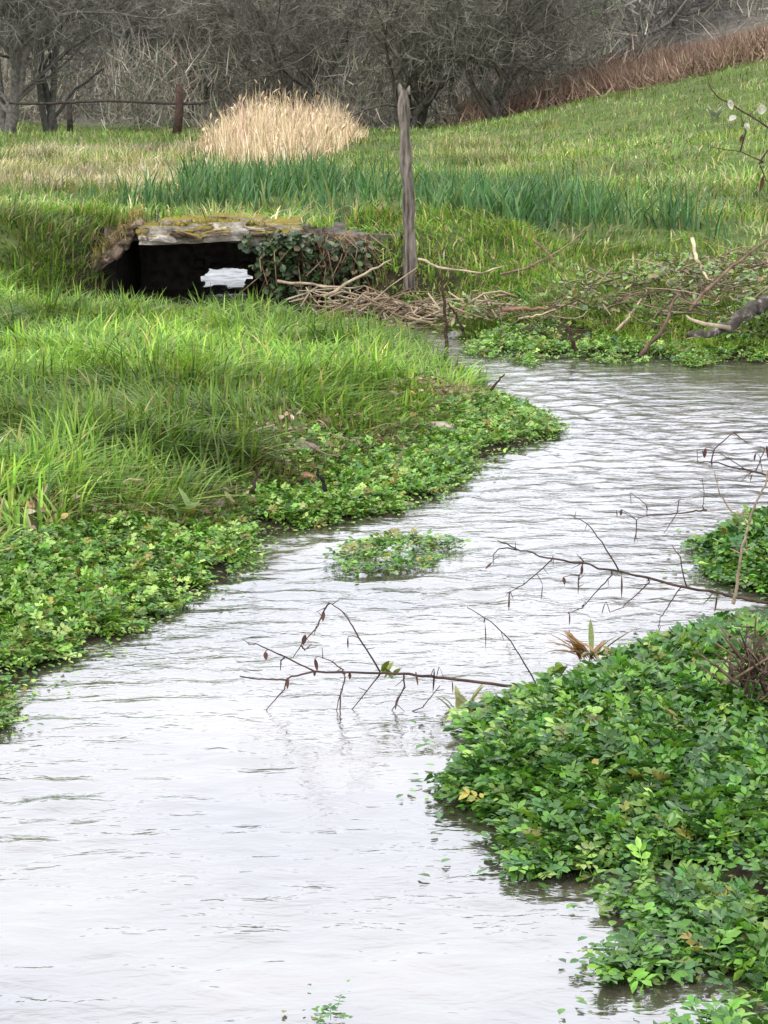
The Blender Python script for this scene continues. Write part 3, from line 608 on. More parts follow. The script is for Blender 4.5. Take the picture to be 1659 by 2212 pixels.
# ------------------------------------------------------------------ fence post in the middle
pb = py(885, 580, 15.45); ptop = py(873, 194, 15.45)
proot = empty('fence_post', pb, 'tall weathered grey wooden post standing beside the culvert', 'post')
mb = MB(); nn = 26; tt = np.linspace(-.12, 1, nn)
P = pb[None] * (1 - tt[:, None]) + ptop[None] * tt[:, None]; P[:, 0] += .006 * np.sin(tt * 6) + .003 * np.sin(tt * 19)
mb.tube(P, .041 - .005 * tt + .004 * np.sin(tt * 23) + np.where(tt > .93, -.006, 0), 11, (.17, .15, .135), jit=.22)
mp_, t, o = newmat('weathered_wood'); tc = N(t, 'ShaderNodeTexCoord'); mpn = N(t, 'ShaderNodeMapping'); mpn.inputs['Scale'].default_value = (28, 28, 3); t.links.new(tc.outputs['Object'], mpn.inputs['Vector'])
no = N(t, 'ShaderNodeTexNoise', Scale=1.0, Detail=6.0, Roughness=.65); t.links.new(mpn.outputs[0], no.inputs['Vector'])
cr = N(t, 'ShaderNodeValToRGB'); cr.color_ramp.elements[0].position = .38; cr.color_ramp.elements[0].color = (.028, .02, .015, 1); cr.color_ramp.elements[1].position = .66; cr.color_ramp.elements[1].color = (.25, .215, .18, 1)
t.links.new(no.outputs['Fac'], cr.inputs['Fac']); p = N(t, 'ShaderNodeBsdfPrincipled', Roughness=.9); bp = N(t, 'ShaderNodeBump', Strength=1.0, Distance=.02)
t.links.new(no.outputs['Fac'], bp.inputs['Height']); t.links.new(cr.outputs[0], p.inputs['Base Color']); t.links.new(bp.outputs[0], p.inputs['Normal']); t.links.new(p.outputs[0], o.inputs['Surface'])
mb.build('shaft', mp_, proot, smooth=False)
mb = MB()
for (dx, dl) in ((-.024, .05), (.026, .035)):
    a = ptop + [dx, 0, -.03]; mb.tube([a, a + [dx * .1, 0, dl], a + [dx * .3, .004, dl + .02]], [.02, .013, .004], 6, (.2, .18, .16), jit=.3)
mb.build('split_top', mp_, proot)

# distant rail fence at the left
fr_ = empty('rail_fence', py(385, 297, 44), 'dark wooden rail fence with a leaning post left of the reeds', 'fence')
mb = MB(); a = py(381, 300, 44); b = py(388, 182, 44); mb.tube([a, (a + b) / 2 + [.02, 0, 0], b], [.085, .075, .07], 8, (.06, .04, .032), jit=.2); mb.build('post', M_BARK, fr_)
mb = MB(); a = py(152, 285, 45); b = py(150, 215, 45); mb.tube([a, b], [.06, .05], 7, (.05, .042, .036), jit=.2); mb.build('post', M_BARK, fr_)
mb = MB(); P = [py(u, 221 + 3 * math.sin(u * .02), 44.1 + (385 - u) * .002) for u in range(20, 470, 30)]; mb.tube(P, .028, 6, (.05, .042, .036), jit=.2); mb.build('rail', M_BARK, fr_)

# ------------------------------------------------------------------ bare trees of the wood
def branch(p, d, L, r0, r1, nseg, wig, up, rr):
    P = [np.array(p, float)]; d = np.array(d, float); d /= np.linalg.norm(d)
    for _ in range(nseg):
        d = d + rr.normal(0, wig, 3) + [0, 0, up]; d /= np.linalg.norm(d); P.append(P[-1] + d * L / nseg)
    return np.array(P), np.linspace(r0, r1, nseg + 1)
def make_tree(seed, h, stems, spread, bark, twig, dense=1.0):
    rr = np.random.default_rng(seed); tk, cw = MB(), MB(); slv = []
    def grow(p, d, L, r, lev):
        if lev <= 1:
            P, rad = branch(p, d, L, r, r * .45, 7, .2, .05, rr); tk.tube(P, rad, 6 if lev == 0 else 5, np.array(bark) * rr.uniform(.75, 1.25), cap=False)
        elif lev == 2:
            P, rad = branch(p, d, L, r, r * .35, 5, .22, .03, rr); cw.tube(P, rad, 3, np.array(twig) * rr.uniform(.6, 1.3), cap=False)
        else:
            P, rad = branch(p, d, L, r, r * .5, 3, .22, .02, rr); cw.tube(P, rad, 3, np.array(twig) * rr.uniform(.6, 1.5), cap=False)
            for k in range(int(6 * dense)):
                q = P[rr.integers(len(P))]; dd = rr.normal(0, 1, 3) + d / np.linalg.norm(d); dd /= np.linalg.norm(dd)
                slv.append((q, q + dd * rr.uniform(.25, .6), rr.uniform(.5, 1.5)))
            return
        nc = [int(9 * dense), int(7 * dense), int(5 * dense)][lev]
        for k in range(nc):
            f = rr.uniform(.12 if lev == 0 else .2, 1); i = f * (len(P) - 1); j = min(int(i), len(P) - 2); q = P[j] + (P[j + 1] - P[j]) * (i - j)
            t_ = P[j + 1] - P[j]; t_ /= np.linalg.norm(t_); s = rr.normal(0, 1, 3); s -= t_ * s.dot(t_); s /= np.linalg.norm(s)
            dd = t_ * rr.uniform(.3, .9) + s * rr.uniform(.6, 1) + [0, 0, .12]
            grow(q, dd, L * rr.uniform(.38, .62), max(np.interp(f, [0, 1], [r, r * .45]) * .5, .009), lev + 1)
    for s in range(stems):
        a = rr.uniform(0, 6.3); grow([rr.normal(0, .12), rr.normal(0, .12), -.15], [math.cos(a) * spread, math.sin(a) * spread, 1], h * rr.uniform(.75, 1.05), rr.uniform(.07, .12) * h / 5, 0)
    A = np.array([s[0] for s in slv]); B = np.array([s[1] for s in slv]); sd = rr.normal(0, 1, A.shape); sd /= np.linalg.norm(sd, axis=1)[:, None]; n = len(A)
    V = np.stack([A - sd * .008, A + sd * .008, B], 1).reshape(-1, 3)
    cw.v.append(V); cw.c.append(np.repeat(np.array(twig)[None] * np.array([s[2] for s in slv])[:, None], 3, 0)); cw.t.append(np.arange(n * 3).reshape(-1, 3) + cw.n); cw.n += n * 3
    return tk, cw
TREES = []
def proto(name, *a, **k):
    tk, cw = make_tree(*a, **k); o = bpy.data.objects.new(name, None); COL.objects.link(o)
    tk.build('trunk', M_BARK, o); cw.build('crown', M_TWIG, o); return o
GB, GT = (.085, .082, .074), (.165, .158, .136)
protos = [proto('bare_tree', 1, 5.2, 3, .35, GB, GT), proto('bare_tree', 2, 5.6, 4, .3, (.14, .13, .118), (.18, .172, .15)), proto('bare_tree', 3, 4.6, 5, .5, (.10, .095, .082), (.155, .15, .12)),
          proto('bare_tree', 4, 6.0, 2, .25, (.24, .23, .21), (.175, .167, .15)), proto('bare_tree', 5, 4.2, 5, .6, (.10, .095, .08), (.165, .158, .124))]
used = set()
def copy_tree(o, name_from=None):
    c = o.copy(); COL.objects.link(c)
    for ch in o.children:
        d = ch.copy(); COL.objects.link(d); d.parent = c
    return c
UNI = 'bare trees along the edge of the wood'
GEN = 'slim bare grey tree deep in the tangle of the wood'
spots = [  # u, y, prototype, scale, yaw, lean, label
    (30, 47, 1, 1.0, .3, 0, 'bare many stemmed tree at the far left edge of the meadow'),
    (105, 49, 0, 1.0, 2.0, .05, 'bare tree with forked trunks behind the left end of the rail'),
    (640, 54, 2, .95, 1.0, 0, 'bare spreading tree rising straight behind the reed clump'),
    (1060, 50.5, 2, 1.0, 4.2, 0, 'bushy bare tree at the foot of the slope right of the post'),
    (1335, 57, 3, 1.0, .6, .32, 'pale stemmed bare tree leaning right above the bracken'),
    (1420, 58, 3, .95, 2.6, .4, 'second pale leaning tree, farther right above the bracken'),
    (1180, 56, 1, .9, 3.3, 0, 'upright bare tree where the bracken band begins'),
    (1600, 60, 4, 1.0, 5.0, 0, 'low bushy bare tree at the upper right corner'),
    (880, 53, 4, 1.1, 1.9, 0, 'scrubby bare tree directly behind the tall post'),
    (420, 57, 4, 1.0, 2.4, 0, 'low scrubby bare tree behind the leaning fence post')]
for u_ in (180, 260, 340, 500, 560, 720, 790, 960, 1130, 1370, 1500, 1570, 1680, -20, 1000, 450, 300, 700, 1190, 1460):
    spots.append((u_, RNG.uniform(58, 68), int(RNG.integers(0, 5)), RNG.uniform(.85, 1.15), RNG.uniform(0, 6), 0, GEN))
for (u_, yy, pi, sc, yaw, lean, lab) in spots:
    o = protos[pi] if pi not in used else copy_tree(protos[pi]); used.add(pi)
    xx = (u_ - UC) / FD * yy * (1 / cp) * .985
    o.location = (xx, yy, float(ground(np.array([xx]), np.array([yy]))[0])); o.rotation_euler = (0, lean, yaw if not lean else 0); o.scale = (sc * .86,) * 3
    tag(o, lab, 'tree', UNI)

# far wood as one mass, scrub, bracken
def sticks(name, x, y, z, L, wd, spread, cols, wts, mat, var=.3):
    n = len(x); d = RNG.normal(0, 1, (n, 3)) * spread + [0, 0, 1]; d /= np.linalg.norm(d, axis=1)[:, None]
    s = np.cross(d, RNG.normal(0, 1, (n, 3))); s /= np.linalg.norm(s, axis=1)[:, None]
    b = np.stack([x, y, z], -1); m_ = b + d * (L * .5)[:, None] + RNG.normal(0, .06, (n, 3)) * L[:, None]; e = b + d * L[:, None]
    V = np.stack([b - s * wd[:, None], b + s * wd[:, None], m_ - s * wd[:, None] * .6, m_ + s * wd[:, None] * .6, e], 1).reshape(-1, 3)
    k = (np.arange(n) * 5)[:, None]
    return mesh_np(name, V, [k + np.array([[0, 1, 3, 2]]), k + np.array([[2, 3, 4]])], mat, col=np.repeat(mixcol(n, cols, wts, var), 5, 0))
n = 60000; y = RNG.uniform(63, 88, n); x = RNG.uniform(-.19, .2, n) * y
gap = sstep(.4, .6, fbm(x * .5, y * .3, 71)); kp = RNG.random(n) < .35 + .65 * gap
gx_ = np.abs((x / y - .090) / .010); kp &= (gx_ > 1) | (RNG.random(n) < .06)
x, y = x[kp], y[kp]; n = len(x); z = ground(x, y) + RNG.uniform(0, 1, n) ** 1.2 * 4.2
o = sticks('woodland', x, y, z, RNG.uniform(.5, 1.5, n), RNG.uniform(.008, .022, n), .55, [(.20, .19, .165), (.165, .158, .138), (.24, .23, .2), (.18, .176, .13)], [4, 3, 2, 2], M_TWIG)
tag(o, 'grey leafless wood on the rising ground beyond', 'wood', kind='stuff')
n = 26000; y = RNG.uniform(52.5, 60, n); x = RNG.uniform(-.18, .17, n) * y
gap = fbm(x * .9, y * .6, 73); kp = RNG.random(n) < sstep(.3, .6, gap) * (1 - .75 * sstep(.05, .085, x / y)); x, y, gap = x[kp], y[kp], gap[kp]; n = len(x)
z = ground(x, y) + RNG.uniform(0, 1, n) ** 1.5 * 1.6
o = sticks('undergrowth', x, y, z, RNG.uniform(.3, .9, n), RNG.uniform(.006, .016, n), .7, [(.24, .215, .18), (.18, .17, .14), (.32, .28, .23), (.19, .20, .13)], [4, 3, 2, 2], M_TWIG)
tag(o, 'brown scrub and brambles at the foot of the trees', 'undergrowth', kind='stuff')
n = 42000; u = RNG.uniform(960, 1740, n); q = RNG.random(n); x0 = (u - UC) / FD * 50; y = 50 - 6.5 * sstep(2.5, 8, x0) + q ** .8 * 9; x = (u - UC) / FD * y
z = surf(x, y) + RNG.random(n) * .1; kp = (RNG.random(n) < sstep(1.2, 3.2, x0) * .95 + .06) & (RNG.random(n) < .25 + sstep(.02, .22, q)); x, y, z = x[kp], y[kp], z[kp]; n = len(x)
o = sticks('bracken', x, y, z, RNG.uniform(.25, .6, n), RNG.uniform(.008, .02, n), .75, [(.20, .13, .10), (.155, .10, .08), (.26, .18, .135), (.40, .32, .24)], [4, 4, 2.5, 1.2], M_DRY)
tag(o, 'dead red brown bracken along the top of the slope', 'bracken', kind='stuff')

# ------------------------------------------------------------------ far bank: bramble, brushwood, sticks
FB = W2([(800, 590, .3), (1000, 575, .45), (1100, 545, .5), (1400, 520, .5), (1750, 500, .6), (1750, 740, .1), (1400, 735, .08), (1100, 690, .1), (900, 665, .1), (700, 650, .05), (780, 600, .3)])
parts = []; n = 3200; x, y = sample(FB, n, mask=lambda x, y: .1 + sstep(.4, .6, fbm(x * 1.7, y * 1.7, 81))); z = surf(x, y) + RNG.random(n) ** 1.4 * .2
stamp(parts, np.stack([x, y, z], -1), RNG.uniform(0, 6.3, n), RNG.normal(.1, .5, n), RNG.normal(0, .5, n), RNG.uniform(.03, .06, n), LEAFT, mixcol(n, [(.10, .18, .04), (.15, .24, .055), (.08, .12, .05), (.21, .24, .07), (.24, .17, .09)], [3, 4, 2, 2, 1]))
o = join('bramble', parts, M_LEAF); tag(o, 'low bramble and weeds covering the far bank', 'bramble', kind='stuff')
o = grass('grass', FB, 34000, .13, .009, [4, 4, 3, 2.4, 2.6, 2], lev=3, mask=lambda x, y: .15 + sstep(.42, .6, fbm(x * 1.3, y * 1.3, 83)))
tag(o, 'scattered tufts of grass on the far bank', 'grass', kind='stuff')
def tangle(name, poly, n, L, rad, cols, lift, curve=.25):
    mb = MB(); x, y = sample(poly, n); z = surf(x, y)
    for i in range(n):
        a = RNG.uniform(0, 6.3); l = L * RNG.uniform(.4, 1.4); e = RNG.normal(.12, .28); d = np.array([math.cos(a), math.sin(a) * .8, e])
        b = np.array([x[i], y[i], max(z[i], .0) + RNG.random() * lift]); tt = np.linspace(0, 1, 5)[:, None]; s = RNG.normal(0, 1, 3) * curve * l
        P = b + d * l * (tt - .5) + s * (tt * (1 - tt)) * 2; P[:, 2] = np.maximum(P[:, 2], max(z[i], .0) + .01)
        mb.tube(P, np.linspace(1, .5, 5) * rad * RNG.uniform(.5, 1.4), 4, np.array(cols[RNG.integers(len(cols))]) * RNG.uniform(.7, 1.3))
    return mb.build(name, M_DRY)
TW = [(.36, .29, .20), (.28, .21, .14), (.20, .14, .095), (.42, .35, .26)]
o = tangle('brushwood', W2([(670, 640, .15), (780, 590, .3), (900, 580, .35), (1060, 600, .35), (1080, 640, .2), (960, 660, .15), (780, 665, .1)]), 330, .42, .007, TW, .13)
tag(o, 'tangle of pale dead stems heaped round the foot of the post', 'brushwood', kind='stuff')
o = tangle('brushwood', W2([(1080, 680, .2), (1200, 600, .35), (1700, 520, .45), (1750, 720, .15), (1500, 725, .1), (1250, 710, .1)]), 400, .38, .0042, [(.13, .095, .07), (.16, .11, .085), (.09, .065, .05), (.25, .19, .13), (.34, .28, .2)], .17)
tag(o, 'thinner tangle of dead bramble stems on the right of the far bank', 'brushwood', kind='stuff')

o = tangle('dead_stems', EDGE, 110, .16, .003, [(.22, .15, .10), (.13, .09, .065), (.36, .29, .2)], .07)
tag(o, 'brown dead stems scattered along the edge of the left bank', 'dead stems', kind='stuff')
def stick(pts, r, col, label, name='stick', cat='stick', yv=None, sides=6, group=None):
    P = np.array([py(a, b, c) for a, b, c in pts]); fine = []
    for i in range(len(P) - 1):
        for k in range(4): fine.append(P[i] + (P[i + 1] - P[i]) * k / 4 + RNG.normal(0, r * .35, 3))
    fine.append(P[-1]); fine = np.array(fine)
    mb = MB(); mb.tube(fine, np.linspace(r, r * .5, len(fine)), sides, col, jit=.2)
    return tag(mb.build(name, M_BARK, origin=P[0]), label, cat, group)
DK, PL = (.055, .035, .028), (.36, .29, .20)
stick([(968, 748, 14.0), (962, 690, 14.0), (957, 620, 14.0), (950, 590, 14.0)], .013, DK, 'upright dark stick in the stream in front of the post')
stick([(1000, 715, 14.05), (985, 680, 14.05), (968, 655, 14.0)], .009, DK, 'short dark stick leaning on the upright one in the stream')
stick([(1244, 757, 13.3), (1232, 725, 13.3), (1226, 700, 13.3)], .014, DK, 'dark peg poking up from the watercress of the far shore')
stick([(1382, 770, 13.2), (1430, 715, 13.3), (1455, 650, 13.5), (1470, 630, 13.6)], .013, (.12, .08, .06), 'brown stick slanting out of the water at the far right shore')
stick([(1490, 670, 13.8), (1532, 622, 14.0), (1600, 560, 14.2), (1670, 510, 14.4)], .012, (.17, .11, .08), 'long brown branch rising to the right edge above the log')
stick([(1497, 518, 14.6), (1506, 560, 14.5), (1516, 588, 14.5), (1530, 605, 14.4)], .013, (.5, .42, .28), 'pale bent stick standing on the right bank')
stick([(1330, 718, 13.8), (1362, 680, 13.9), (1386, 645, 14.0)], .010, PL, 'straight pale stick leaning on the bank below the brambles')
stick([(1088, 671, 14.3), (1150, 668, 14.3), (1205, 664, 14.3)], .016, (.22, .13, .09), 'reddish brown log piece lying flat on the far shore')
stick([(1120, 690, 14.0), (1160, 680, 14.0), (1200, 668, 14.0)], .008, PL, 'thin pale stick just below the reddish log piece')
stick([(1080, 592, 15.6), (1150, 575, 15.7), (1210, 540, 15.8), (1262, 502, 15.9)], .009, (.2, .14, .11), 'arching dead bramble stem over the far bank')
stick([(1150, 515, 15.8), (1185, 550, 15.6), (1214, 580, 15.5)], .008, (.16, .11, .08), 'dark stem crossing the arching bramble')
stick([(700, 640, 15.2), (790, 590, 15.4), (845, 562, 15.5)], .011, PL, 'pale stick slanting up to the left of the post')
stick([(600, 606, 15.6), (700, 618, 15.5), (770, 622, 15.5)], .011, (.3, .23, .17), 'pale brown stick lying across the culvert mouth')
stick([(905, 560, 15.2), (960, 580, 15.1), (1040, 590, 15.1), (1090, 575, 15.2)], .009, PL, 'thin curved stem lying right of the post foot')
stick([(1060, 842, 10.9), (1075, 825, 10.9), (1090, 808, 10.9)], .007, DK, 'dark twig sticking up at the grassy point of the left bank')
stick([(702, 1058, 8.05), (692, 1032, 8.05), (686, 1012, 8.05)], .008, (.02, .018, .016), 'black twig standing in the left watercress')
stick([(548, 1058, 7.75), (553, 1035, 7.8), (556, 1012, 7.8)], .007, (.035, .025, .02), 'black twig beside the brown stone on the left bank')
stick([(188, 1020, 8.0), (212, 1021, 8.0), (238, 1022, 8.0)], .009, (.55, .45, .28), 'short pale stick lying in the grass of the left bank')
stick([(640, 905, 9.6), (690, 915, 9.6), (730, 895, 9.7)], .009, (.4, .33, .22), 'pale forked stick lying in the grass near the point')
# lichen covered log at the right
lr = empty('fallen_log', py(1600, 700, 13.3), 'lichen covered fallen log lying at the right end of the far bank', 'log')
P = np.array([py(a, b, c) for a, b, c in ((1480, 722, 13.1), (1530, 722, 13.1), (1575, 705, 13.2), (1615, 672, 13.3), (1650, 655, 13.4), (1760, 630, 13.6))])
tt = np.linspace(0, 5, 26); Pf = np.stack([np.interp(tt, range(6), P[:, k]) for k in range(3)], -1) + RNG.normal(0, .006, (26, 3))
ml, t, o = newmat('lichen_bark'); tc = N(t, 'ShaderNodeTexCoord'); no = N(t, 'ShaderNodeTexNoise', Scale=16.0, Detail=7.0, Roughness=.65); t.links.new(tc.outputs['Object'], no.inputs['Vector'])
cr = N(t, 'ShaderNodeValToRGB'); e = cr.color_ramp.elements; e[0].position = .4; e[0].color = (.03, .025, .02, 1); e[1].position = .66; e[1].color = (.34, .33, .30, 1); k_ = e.new(.54); k_.color = (.08, .066, .05, 1)
t.links.new(no.outputs['Fac'], cr.inputs['Fac']); p = N(t, 'ShaderNodeBsdfPrincipled', Roughness=.9); bp = N(t, 'ShaderNodeBump', Strength=1.0, Distance=.03); t.links.new(no.outputs['Fac'], bp.inputs['Height'])
t.links.new(cr.outputs[0], p.inputs['Base Color']); t.links.new(bp.outputs[0], p.inputs['Normal']); t.links.new(p.outputs[0], o.inputs['Surface'])
mb = MB(); mb.tube(Pf, np.interp(tt, [0, 1, 2, 3, 4, 5], [.014, .022, .03, .038, .042, .045]), 10, (.1, .1, .1), jit=.3); mb.build('trunk', ml, lr)
mb = MB(); P = np.array([py(a, b, c) for a, b, c in ((1575, 708, 13.15), (1520, 700, 13.0), (1492, 690, 13.0), (1483, 682, 13.0))]); mb.tube(P, [.014, .012, .009, .005], 7, (.34, .28, .20), jit=.2); mb.build('limb', M_BARK, lr)

# ------------------------------------------------------------------ sprigs hanging over the water
def sprig(name, label, stem, twigs, leaves, r, loc_y, col=(.07, .045, .038), cat='branch', r_t=.0024, lcol=(.06, .028, .022)):
    P = np.array([py(a, b, loc_y + (c[0] if c else 0)) for a, b, *c in stem]); root = empty(name, P[0], label, cat)
    mb = MB(); m_ = (len(P) - 1) * 5 + 1; tt = np.linspace(0, len(P) - 1, m_)
    Pf = np.stack([np.interp(tt, range(len(P)), P[:, k]) for k in range(3)], -1) + RNG.normal(0, .0015, (m_, 3)); mb.tube(Pf, np.linspace(r, r * .35, m_), 6, col, jit=.15); mb.build('stem', M_BARK, root)
    AP = [Pf]
    def near(p):
        A = np.concatenate(AP); d = np.linalg.norm(A - p, axis=1); k = int(d.argmin()); return A[k], d[k]
    for tw in twigs:
        Q = np.array([py(a, b, loc_y + (c[0] if c else 0)) for a, b, *c in tw])
        if Q[:, 2].min() < .004: Q[:, 2] = np.maximum(Q[:, 2], -.02)
        (a0, d0), (a1, d1) = near(Q[0]), near(Q[-1])
        if d1 < d0: Q, a0, d0 = Q[::-1], a1, d1
        if d0 > .004: Q = np.concatenate([a0[None], Q])
        mb = MB(); m_ = (len(Q) - 1) * 4 + 1; tt = np.linspace(0, len(Q) - 1, m_)
        Qf = np.stack([np.interp(tt, range(len(Q)), Q[:, k]) for k in range(3)], -1) + RNG.normal(0, .0009, (m_, 3)); mb.tube(Qf, np.linspace(r_t, r_t * .4, m_), 5, col, jit=.15); AP.append(Qf)
        for q in range(2, m_ - 1, 3):
            e = Qf[q] + RNG.normal(0, .012, 3); mb.tube([Qf[q], e], [r_t * .5, r_t * .25], 4, col)
        mb.build('twig', M_BARK, root)
    for (u, v, lu, lv, wd, *cc) in leaves:
        a = py(u, v, loc_y); b = py(u + lu, v + lv, loc_y - .01); L = np.linalg.norm(b - a)
        if a[2] < .012: continue
        mb = MB(); n0, d0 = near(a)
        if d0 > .003: mb.tube([n0, (n0 + a) / 2 + [0, 0, .003], a], [.0011, .001, .0009], 4, col)
        mb.leaf(a, b - a, L, wd * RNG.uniform(.7, 1.3), cc[0] if cc else np.array(lcol) * RNG.uniform(.7, 1.7), curl=RNG.uniform(-.15, .25), roll=RNG.uniform(-.8, .8)); mb.build('leaf', M_DEAD, root)
    return root
k1 = lambda zx, zy: ((560 + zx / 2.37) / 1.1574, (1300 + zy / 2.37) / 1.1574)
k2 = lambda zx, zy: ((1200 + zx / 2.304) / 1.1574, (1050 + zy / 2.304) / 1.1574)
LF1 = [(590, 540, -5, 45), (550, 620, -15, 50), (480, 680, -12, 60), (735, 690, 0, 65), (538, 820, 15, 60), (380, 935, -5, 60), (245, 780, 5, 40), (540, 895, -5, 25), (745, 905, 0, 30), (1135, 900, 15, 60), (1245, 880, -8, 110),
       (1275, 870, 30, 60), (1350, 950, 5, 70), (690, 1000, -5, 150), (685, 1160, 5, 60), (635, 1260, -10, 180), (1035, 1040, -20, 85), (910, 1380, -30, 170), (1545, 610, 5, 125)]
def cv(f, L, wd): return [(*f(a, b), c / 2.37 / 1.1574, d * 1.15 / 2.37 / 1.1574, wd * (.55 if i % 2 else .95)) for i, (a, b, c, d) in enumerate(L)]
def tw(f, *L): return [[(*f(a, b),) for a, b in T] for T in L]
sprig('overhanging_sprig', 'nearer leafless sprig with withered brown leaves hanging over the stream', [k1(x_, y_) for x_, y_ in ((1990, 1010), (1900, 1000), (1659, 975), (1300, 935), (1100, 915), (925, 905), (530, 900), (370, 940), (230, 945), (100, 930))],
      tw(k1, [(530, 895), (360, 810), (190, 735), (140, 742)], [(925, 900), (760, 630), (700, 540), (620, 490)], [(620, 490), (590, 545), (540, 650), (470, 720), (410, 820)], [(710, 890), (640, 840), (570, 812)],
         [(360, 1000), (245, 1130)], [(890, 960), (720, 1175)], [(1070, 985), (1020, 1090), (960, 1260)], [(1280, 980), (1180, 1110), (1010, 1280)], [(720, 930), (690, 1040), (660, 1170)], [(1860, 990), (1810, 900), (1700, 720), (1580, 600), (1440, 520)], [(480, 770), (520, 740)], [(340, 830), (335, 890)]),
      cv(k1, LF1, .011), .0046, 5.68)
LF2 = [(815, 890, 0, 120), (360, 945, -10, 75), (725, 1045, -25, 75), (565, 900, 0, 90), (165, 1010, 0, 70), (70, 820, -40, 40), (590, 840, -5, 50), (515, 1110, 0, 60), (1365, 1010, -15, 80), (420, 780, 0, 60), (480, 905, 8, 35), (600, 1060, -15, 20)]
sprig('overhanging_sprig', 'farther thin sprig reaching left across the stream from the right margin', [k2(x_, y_) for x_, y_ in ((1900, 1110), (1659, 1060), (1510, 1025), (1190, 962), (805, 875), (590, 825), (420, 800), (230, 750), (100, 690))],
      tw(k2, [(805, 870), (700, 700), (620, 600), (520, 545)], [(400, 820), (250, 950), (150, 1005)], [(170, 1000), (165, 1075)], [(760, 890), (680, 980), (590, 1080), (510, 1115)], [(980, 930), (910, 1000), (820, 1080), (750, 1110)], [(1160, 960), (1090, 1060), (1040, 1140), (1020, 1210)],
         [(210, 745), (110, 738), (75, 780), (80, 830)], [(590, 830), (570, 920), (565, 980)], [(1340, 1000), (1290, 1060)], [(600, 820), (565, 775)], [(1190, 960), (1150, 790), (1105, 720)]),
      cv(k2, LF2, .011), .005, 6.6)
sprig('overhanging_sprig', 'arching brown sprig with drooping leaves at the right edge', [k2(x_, y_) for x_, y_ in ((1900, 400), (1659, 320), (1540, 290), (1330, 245), (1250, 240))],
      tw(k2, [(1330, 245), (1350, 165), (1460, 75), (1659, 70), (1800, 60)], [(1540, 290), (1430, 220), (1380, 190)], [(1560, 300), (1500, 355)], [(1600, 270), (1640, 170), (1700, 120)], [(1460, 75), (1540, 130)]),
      cv(k2, [(1250, 170, 0, 65), (1280, 170, 10, 50), (1300, 160, -5, 45), (1610, 220, 20, 80), (1590, 190, -10, 40), (1330, 240, 8, 20), (1650, 150, 10, 60), (1570, 305, -15, 50)], .012), .0045, 7.9)
sprig('overhanging_sprig', 'faint thin twig crossing the water above the farther sprig', [k2(x_, y_) for x_, y_ in ((1310, 518), (1230, 525), (1130, 540), (980, 545), (900, 575))],
      tw(k2, [(1135, 540), (1145, 470), (1155, 450)], [(1285, 500), (1290, 420), (1280, 330)], [(1130, 545), (1060, 650)], [(960, 545), (965, 495)], [(900, 640), (885, 700)]),
      cv(k2, [(955, 495, 10, 25), (785, 520, 5, 30), (815, 515, -5, 35), (865, 420, 5, 75), (905, 640, -15, 60)], .008), .003, 7.3, r_t=.002)
sprig('dead_stalk', 'tall tan dead stalk rising through the watercress at the right edge', [k2(x_, y_) for x_, y_ in ((1460, 1060), (1475, 980), (1500, 770), (1560, 550), (1640, 370), (1700, 200))],
      tw(k2, [(1500, 770), (1440, 740)], [(1500, 770), (1570, 730)], [(1450, 530), (1380, 420), (1350, 290)], [(1540, 600), (1480, 520)]), [], .0055, 6.3, col=(.27, .21, .15), cat='stalk', r_t=.003)
# brown stalks at right edge
stalks = empty('dead_stalks', pz(1620, 1450, .1), 'bunch of brown withered stalks at the right edge of the near watercress', 'dead plant')
mb = MB()
for i in range(46):
    a = py(1610 + RNG.normal(25, 24), RNG.uniform(1440, 1540), 5.35 + RNG.normal(0, .08)); d = np.array([RNG.normal(0, .06), RNG.normal(0, .05), RNG.uniform(.04, .12)]); a[2] = max(a[2], .04)
    mb.tube([a, a + d * .5 + RNG.normal(0, .015, 3), a + d], [.004, .003, .0015], 4, np.array([.10, .068, .05]) * RNG.uniform(.4, 2))
    mb.leaf(a + d * RNG.uniform(.4, 1), RNG.normal(0, 1, 3) + [0, 0, -.5], RNG.uniform(.02, .05), .015, np.array([.085, .055, .04]) * RNG.uniform(.5, 1.8))
mb.build('stems', M_DEAD, stalks)
# bare twig over the meadow at the upper right
sprig('overhanging_sprig', 'dark twig with grey catkins reaching in over the meadow at the upper right', [(1760, 330), (1690, 300), (1640, 262), (1590, 232), (1545, 205), (1530, 180)],
      [[(1700, 420), (1655, 390), (1640, 352)], [(1650, 350), (1600, 328), (1535, 318)], [(1600, 326), (1612, 280), (1600, 250)], [(1640, 262), (1600, 240)]],
      [(1648, 380, -8, 30, .03), (1605, 290, -5, 18, .02), (1575, 215, 6, 20, .03, (.4, .38, .32)), (1642, 225, 4, 25, .04, (.42, .40, .34)), (1590, 250, -15, 12, .03, (.36, .36, .3)), (1610, 265, 5, 16, .03, (.38, .37, .3))], .006, 10.5, r_t=.004)

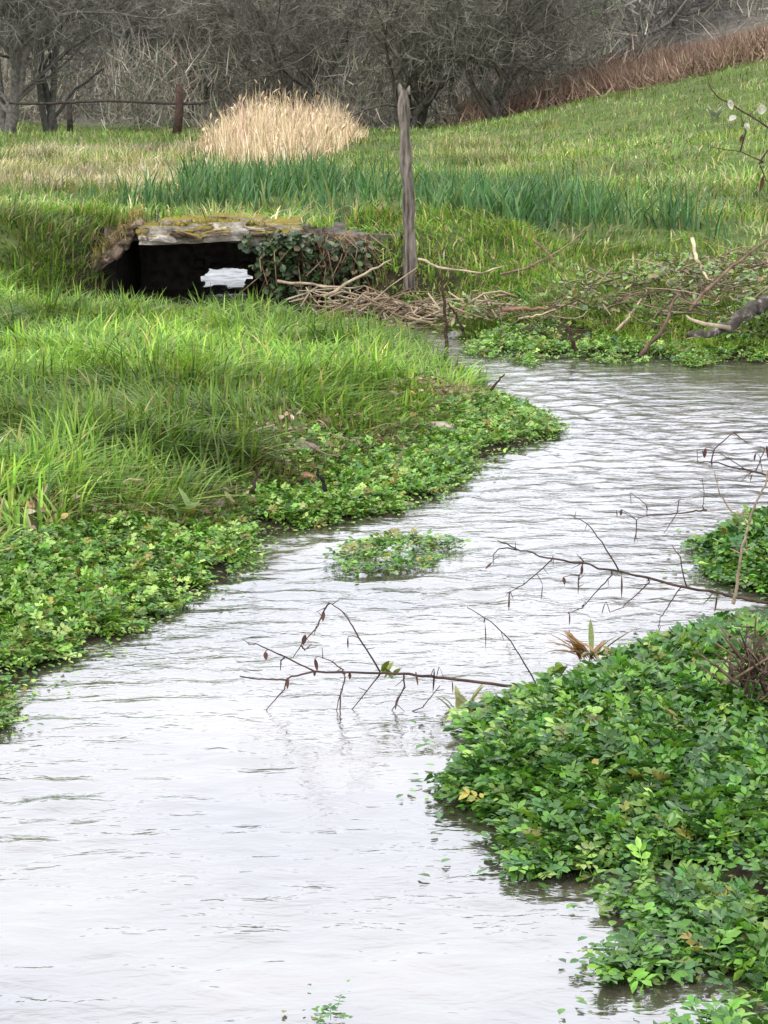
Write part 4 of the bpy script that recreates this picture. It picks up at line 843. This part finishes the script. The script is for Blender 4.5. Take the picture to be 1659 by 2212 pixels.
# ------------------------------------------------------------------ small plants and stones on the margins
def tuft(name, label, base, n, L, wd, cols, spread, cat='plant', curl=.35, up=.9):
    root = empty(name, base, label, cat)
    for i in range(n):
        a = RNG.uniform(0, 6.3); mb = MB(); d = [math.cos(a) * spread, math.sin(a) * spread, up * RNG.uniform(.5, 1.2)]
        mb.leaf(np.asarray(base) + RNG.normal(0, .012, 3) * [1, 1, .3], d, L * RNG.uniform(.6, 1.2), wd * RNG.uniform(.7, 1.3), np.array(cols[RNG.integers(len(cols))]) * RNG.uniform(.8, 1.2), curl=curl * RNG.uniform(.4, 1.3))
        mb.build('leaf', M_LEAF, root)
tuft('waterside_tuft', 'red tinged rosette of narrow leaves behind the near right watercress', py(1272, 1425, 6.02), 26, .14, .016, [(.13, .17, .035), (.20, .10, .03), (.24, .15, .05)], .75)
tuft('waterside_tuft', 'small yellow green shoot left of the reddish rosette', py(1195, 1462, 5.98), 8, .06, .022, [(.15, .24, .03), (.12, .2, .03)], .5)
tuft('waterside_tuft', 'pale stemmed leafy shoot at the left tip of the near right watercress', py(1005, 1545, 5.68), 12, .1, .018, [(.14, .19, .04), (.2, .2, .06)], .6)
tuft('waterside_tuft', 'yellow green shoot sprouting where the nearer sprig meets the water', py(842, 1462, 5.75), 9, .055, .02, [(.20, .24, .03), (.15, .2, .03)], .6)
tuft('dock_plant', 'broad leaved dock with browned edges on the left bank', pg(412, 1150, -.045), 9, .13, .034, [(.14, .2, .05), (.22, .19, .06), (.12, .18, .04), (.25, .14, .06)], .5)
tuft('dock_plant', 'second dock, right of the brown stone on the left bank', pg(508, 1128, -.04), 7, .12, .026, [(.15, .21, .05), (.22, .2, .06)], .4)
tuft('thistle', 'grey green thistle on the slope at the upper right', py(1545, 262, 36), 9, .28, .1, [(.34, .34, .26), (.26, .3, .2)], .4, curl=.2)
tuft('waterside_tuft', 'two dark upright shoots standing in the water at the lower left', py(112, 1520, 5.9), 3, .06, .012, [(.03, .06, .03)], .3)
def stone(label, u, v, y, size, col, seed, name='stone'):
    c = pg(u, v + 8, -.02 + size[2] * .12); mb = MB(); rock(mb, c, size, col, seed, rough=.2, round_=.1); tag(mb.build(name, M_STONE, origin=c), label, 'stone')
stone('rounded pinkish brown stone on the left bank beside the docks', 458, 1100, 7.9, (.1, .08, .075), (.33, .24, .20), 201)
stone('dark grey slate stone half hidden left of the pinkish stone', 385, 1085, 8.0, (.07, .05, .09), (.12, .12, .13), 202)
stone('orange brown stone among the left watercress', 655, 1035, 8.0, (.09, .05, .045), (.27, .17, .09), 203)
stone('small orange stone at the inner edge of the left watercress', 313, 1150, 7.35, (.035, .03, .03), (.32, .18, .09), 204)
stone('pale grey brown stone bedded in the grassy point', 930, 925, 9.5, (.17, .12, .05), (.30, .26, .21), 205)
stone('broken dark stone lying in the hollow of the left bank', 650, 970, 8.75, (.12, .08, .05), (.16, .13, .12), 206)
stone('pale grey stone beside the upright stick in the stream', 985, 722, 14.1, (.08, .07, .05), (.2, .19, .18), 207)
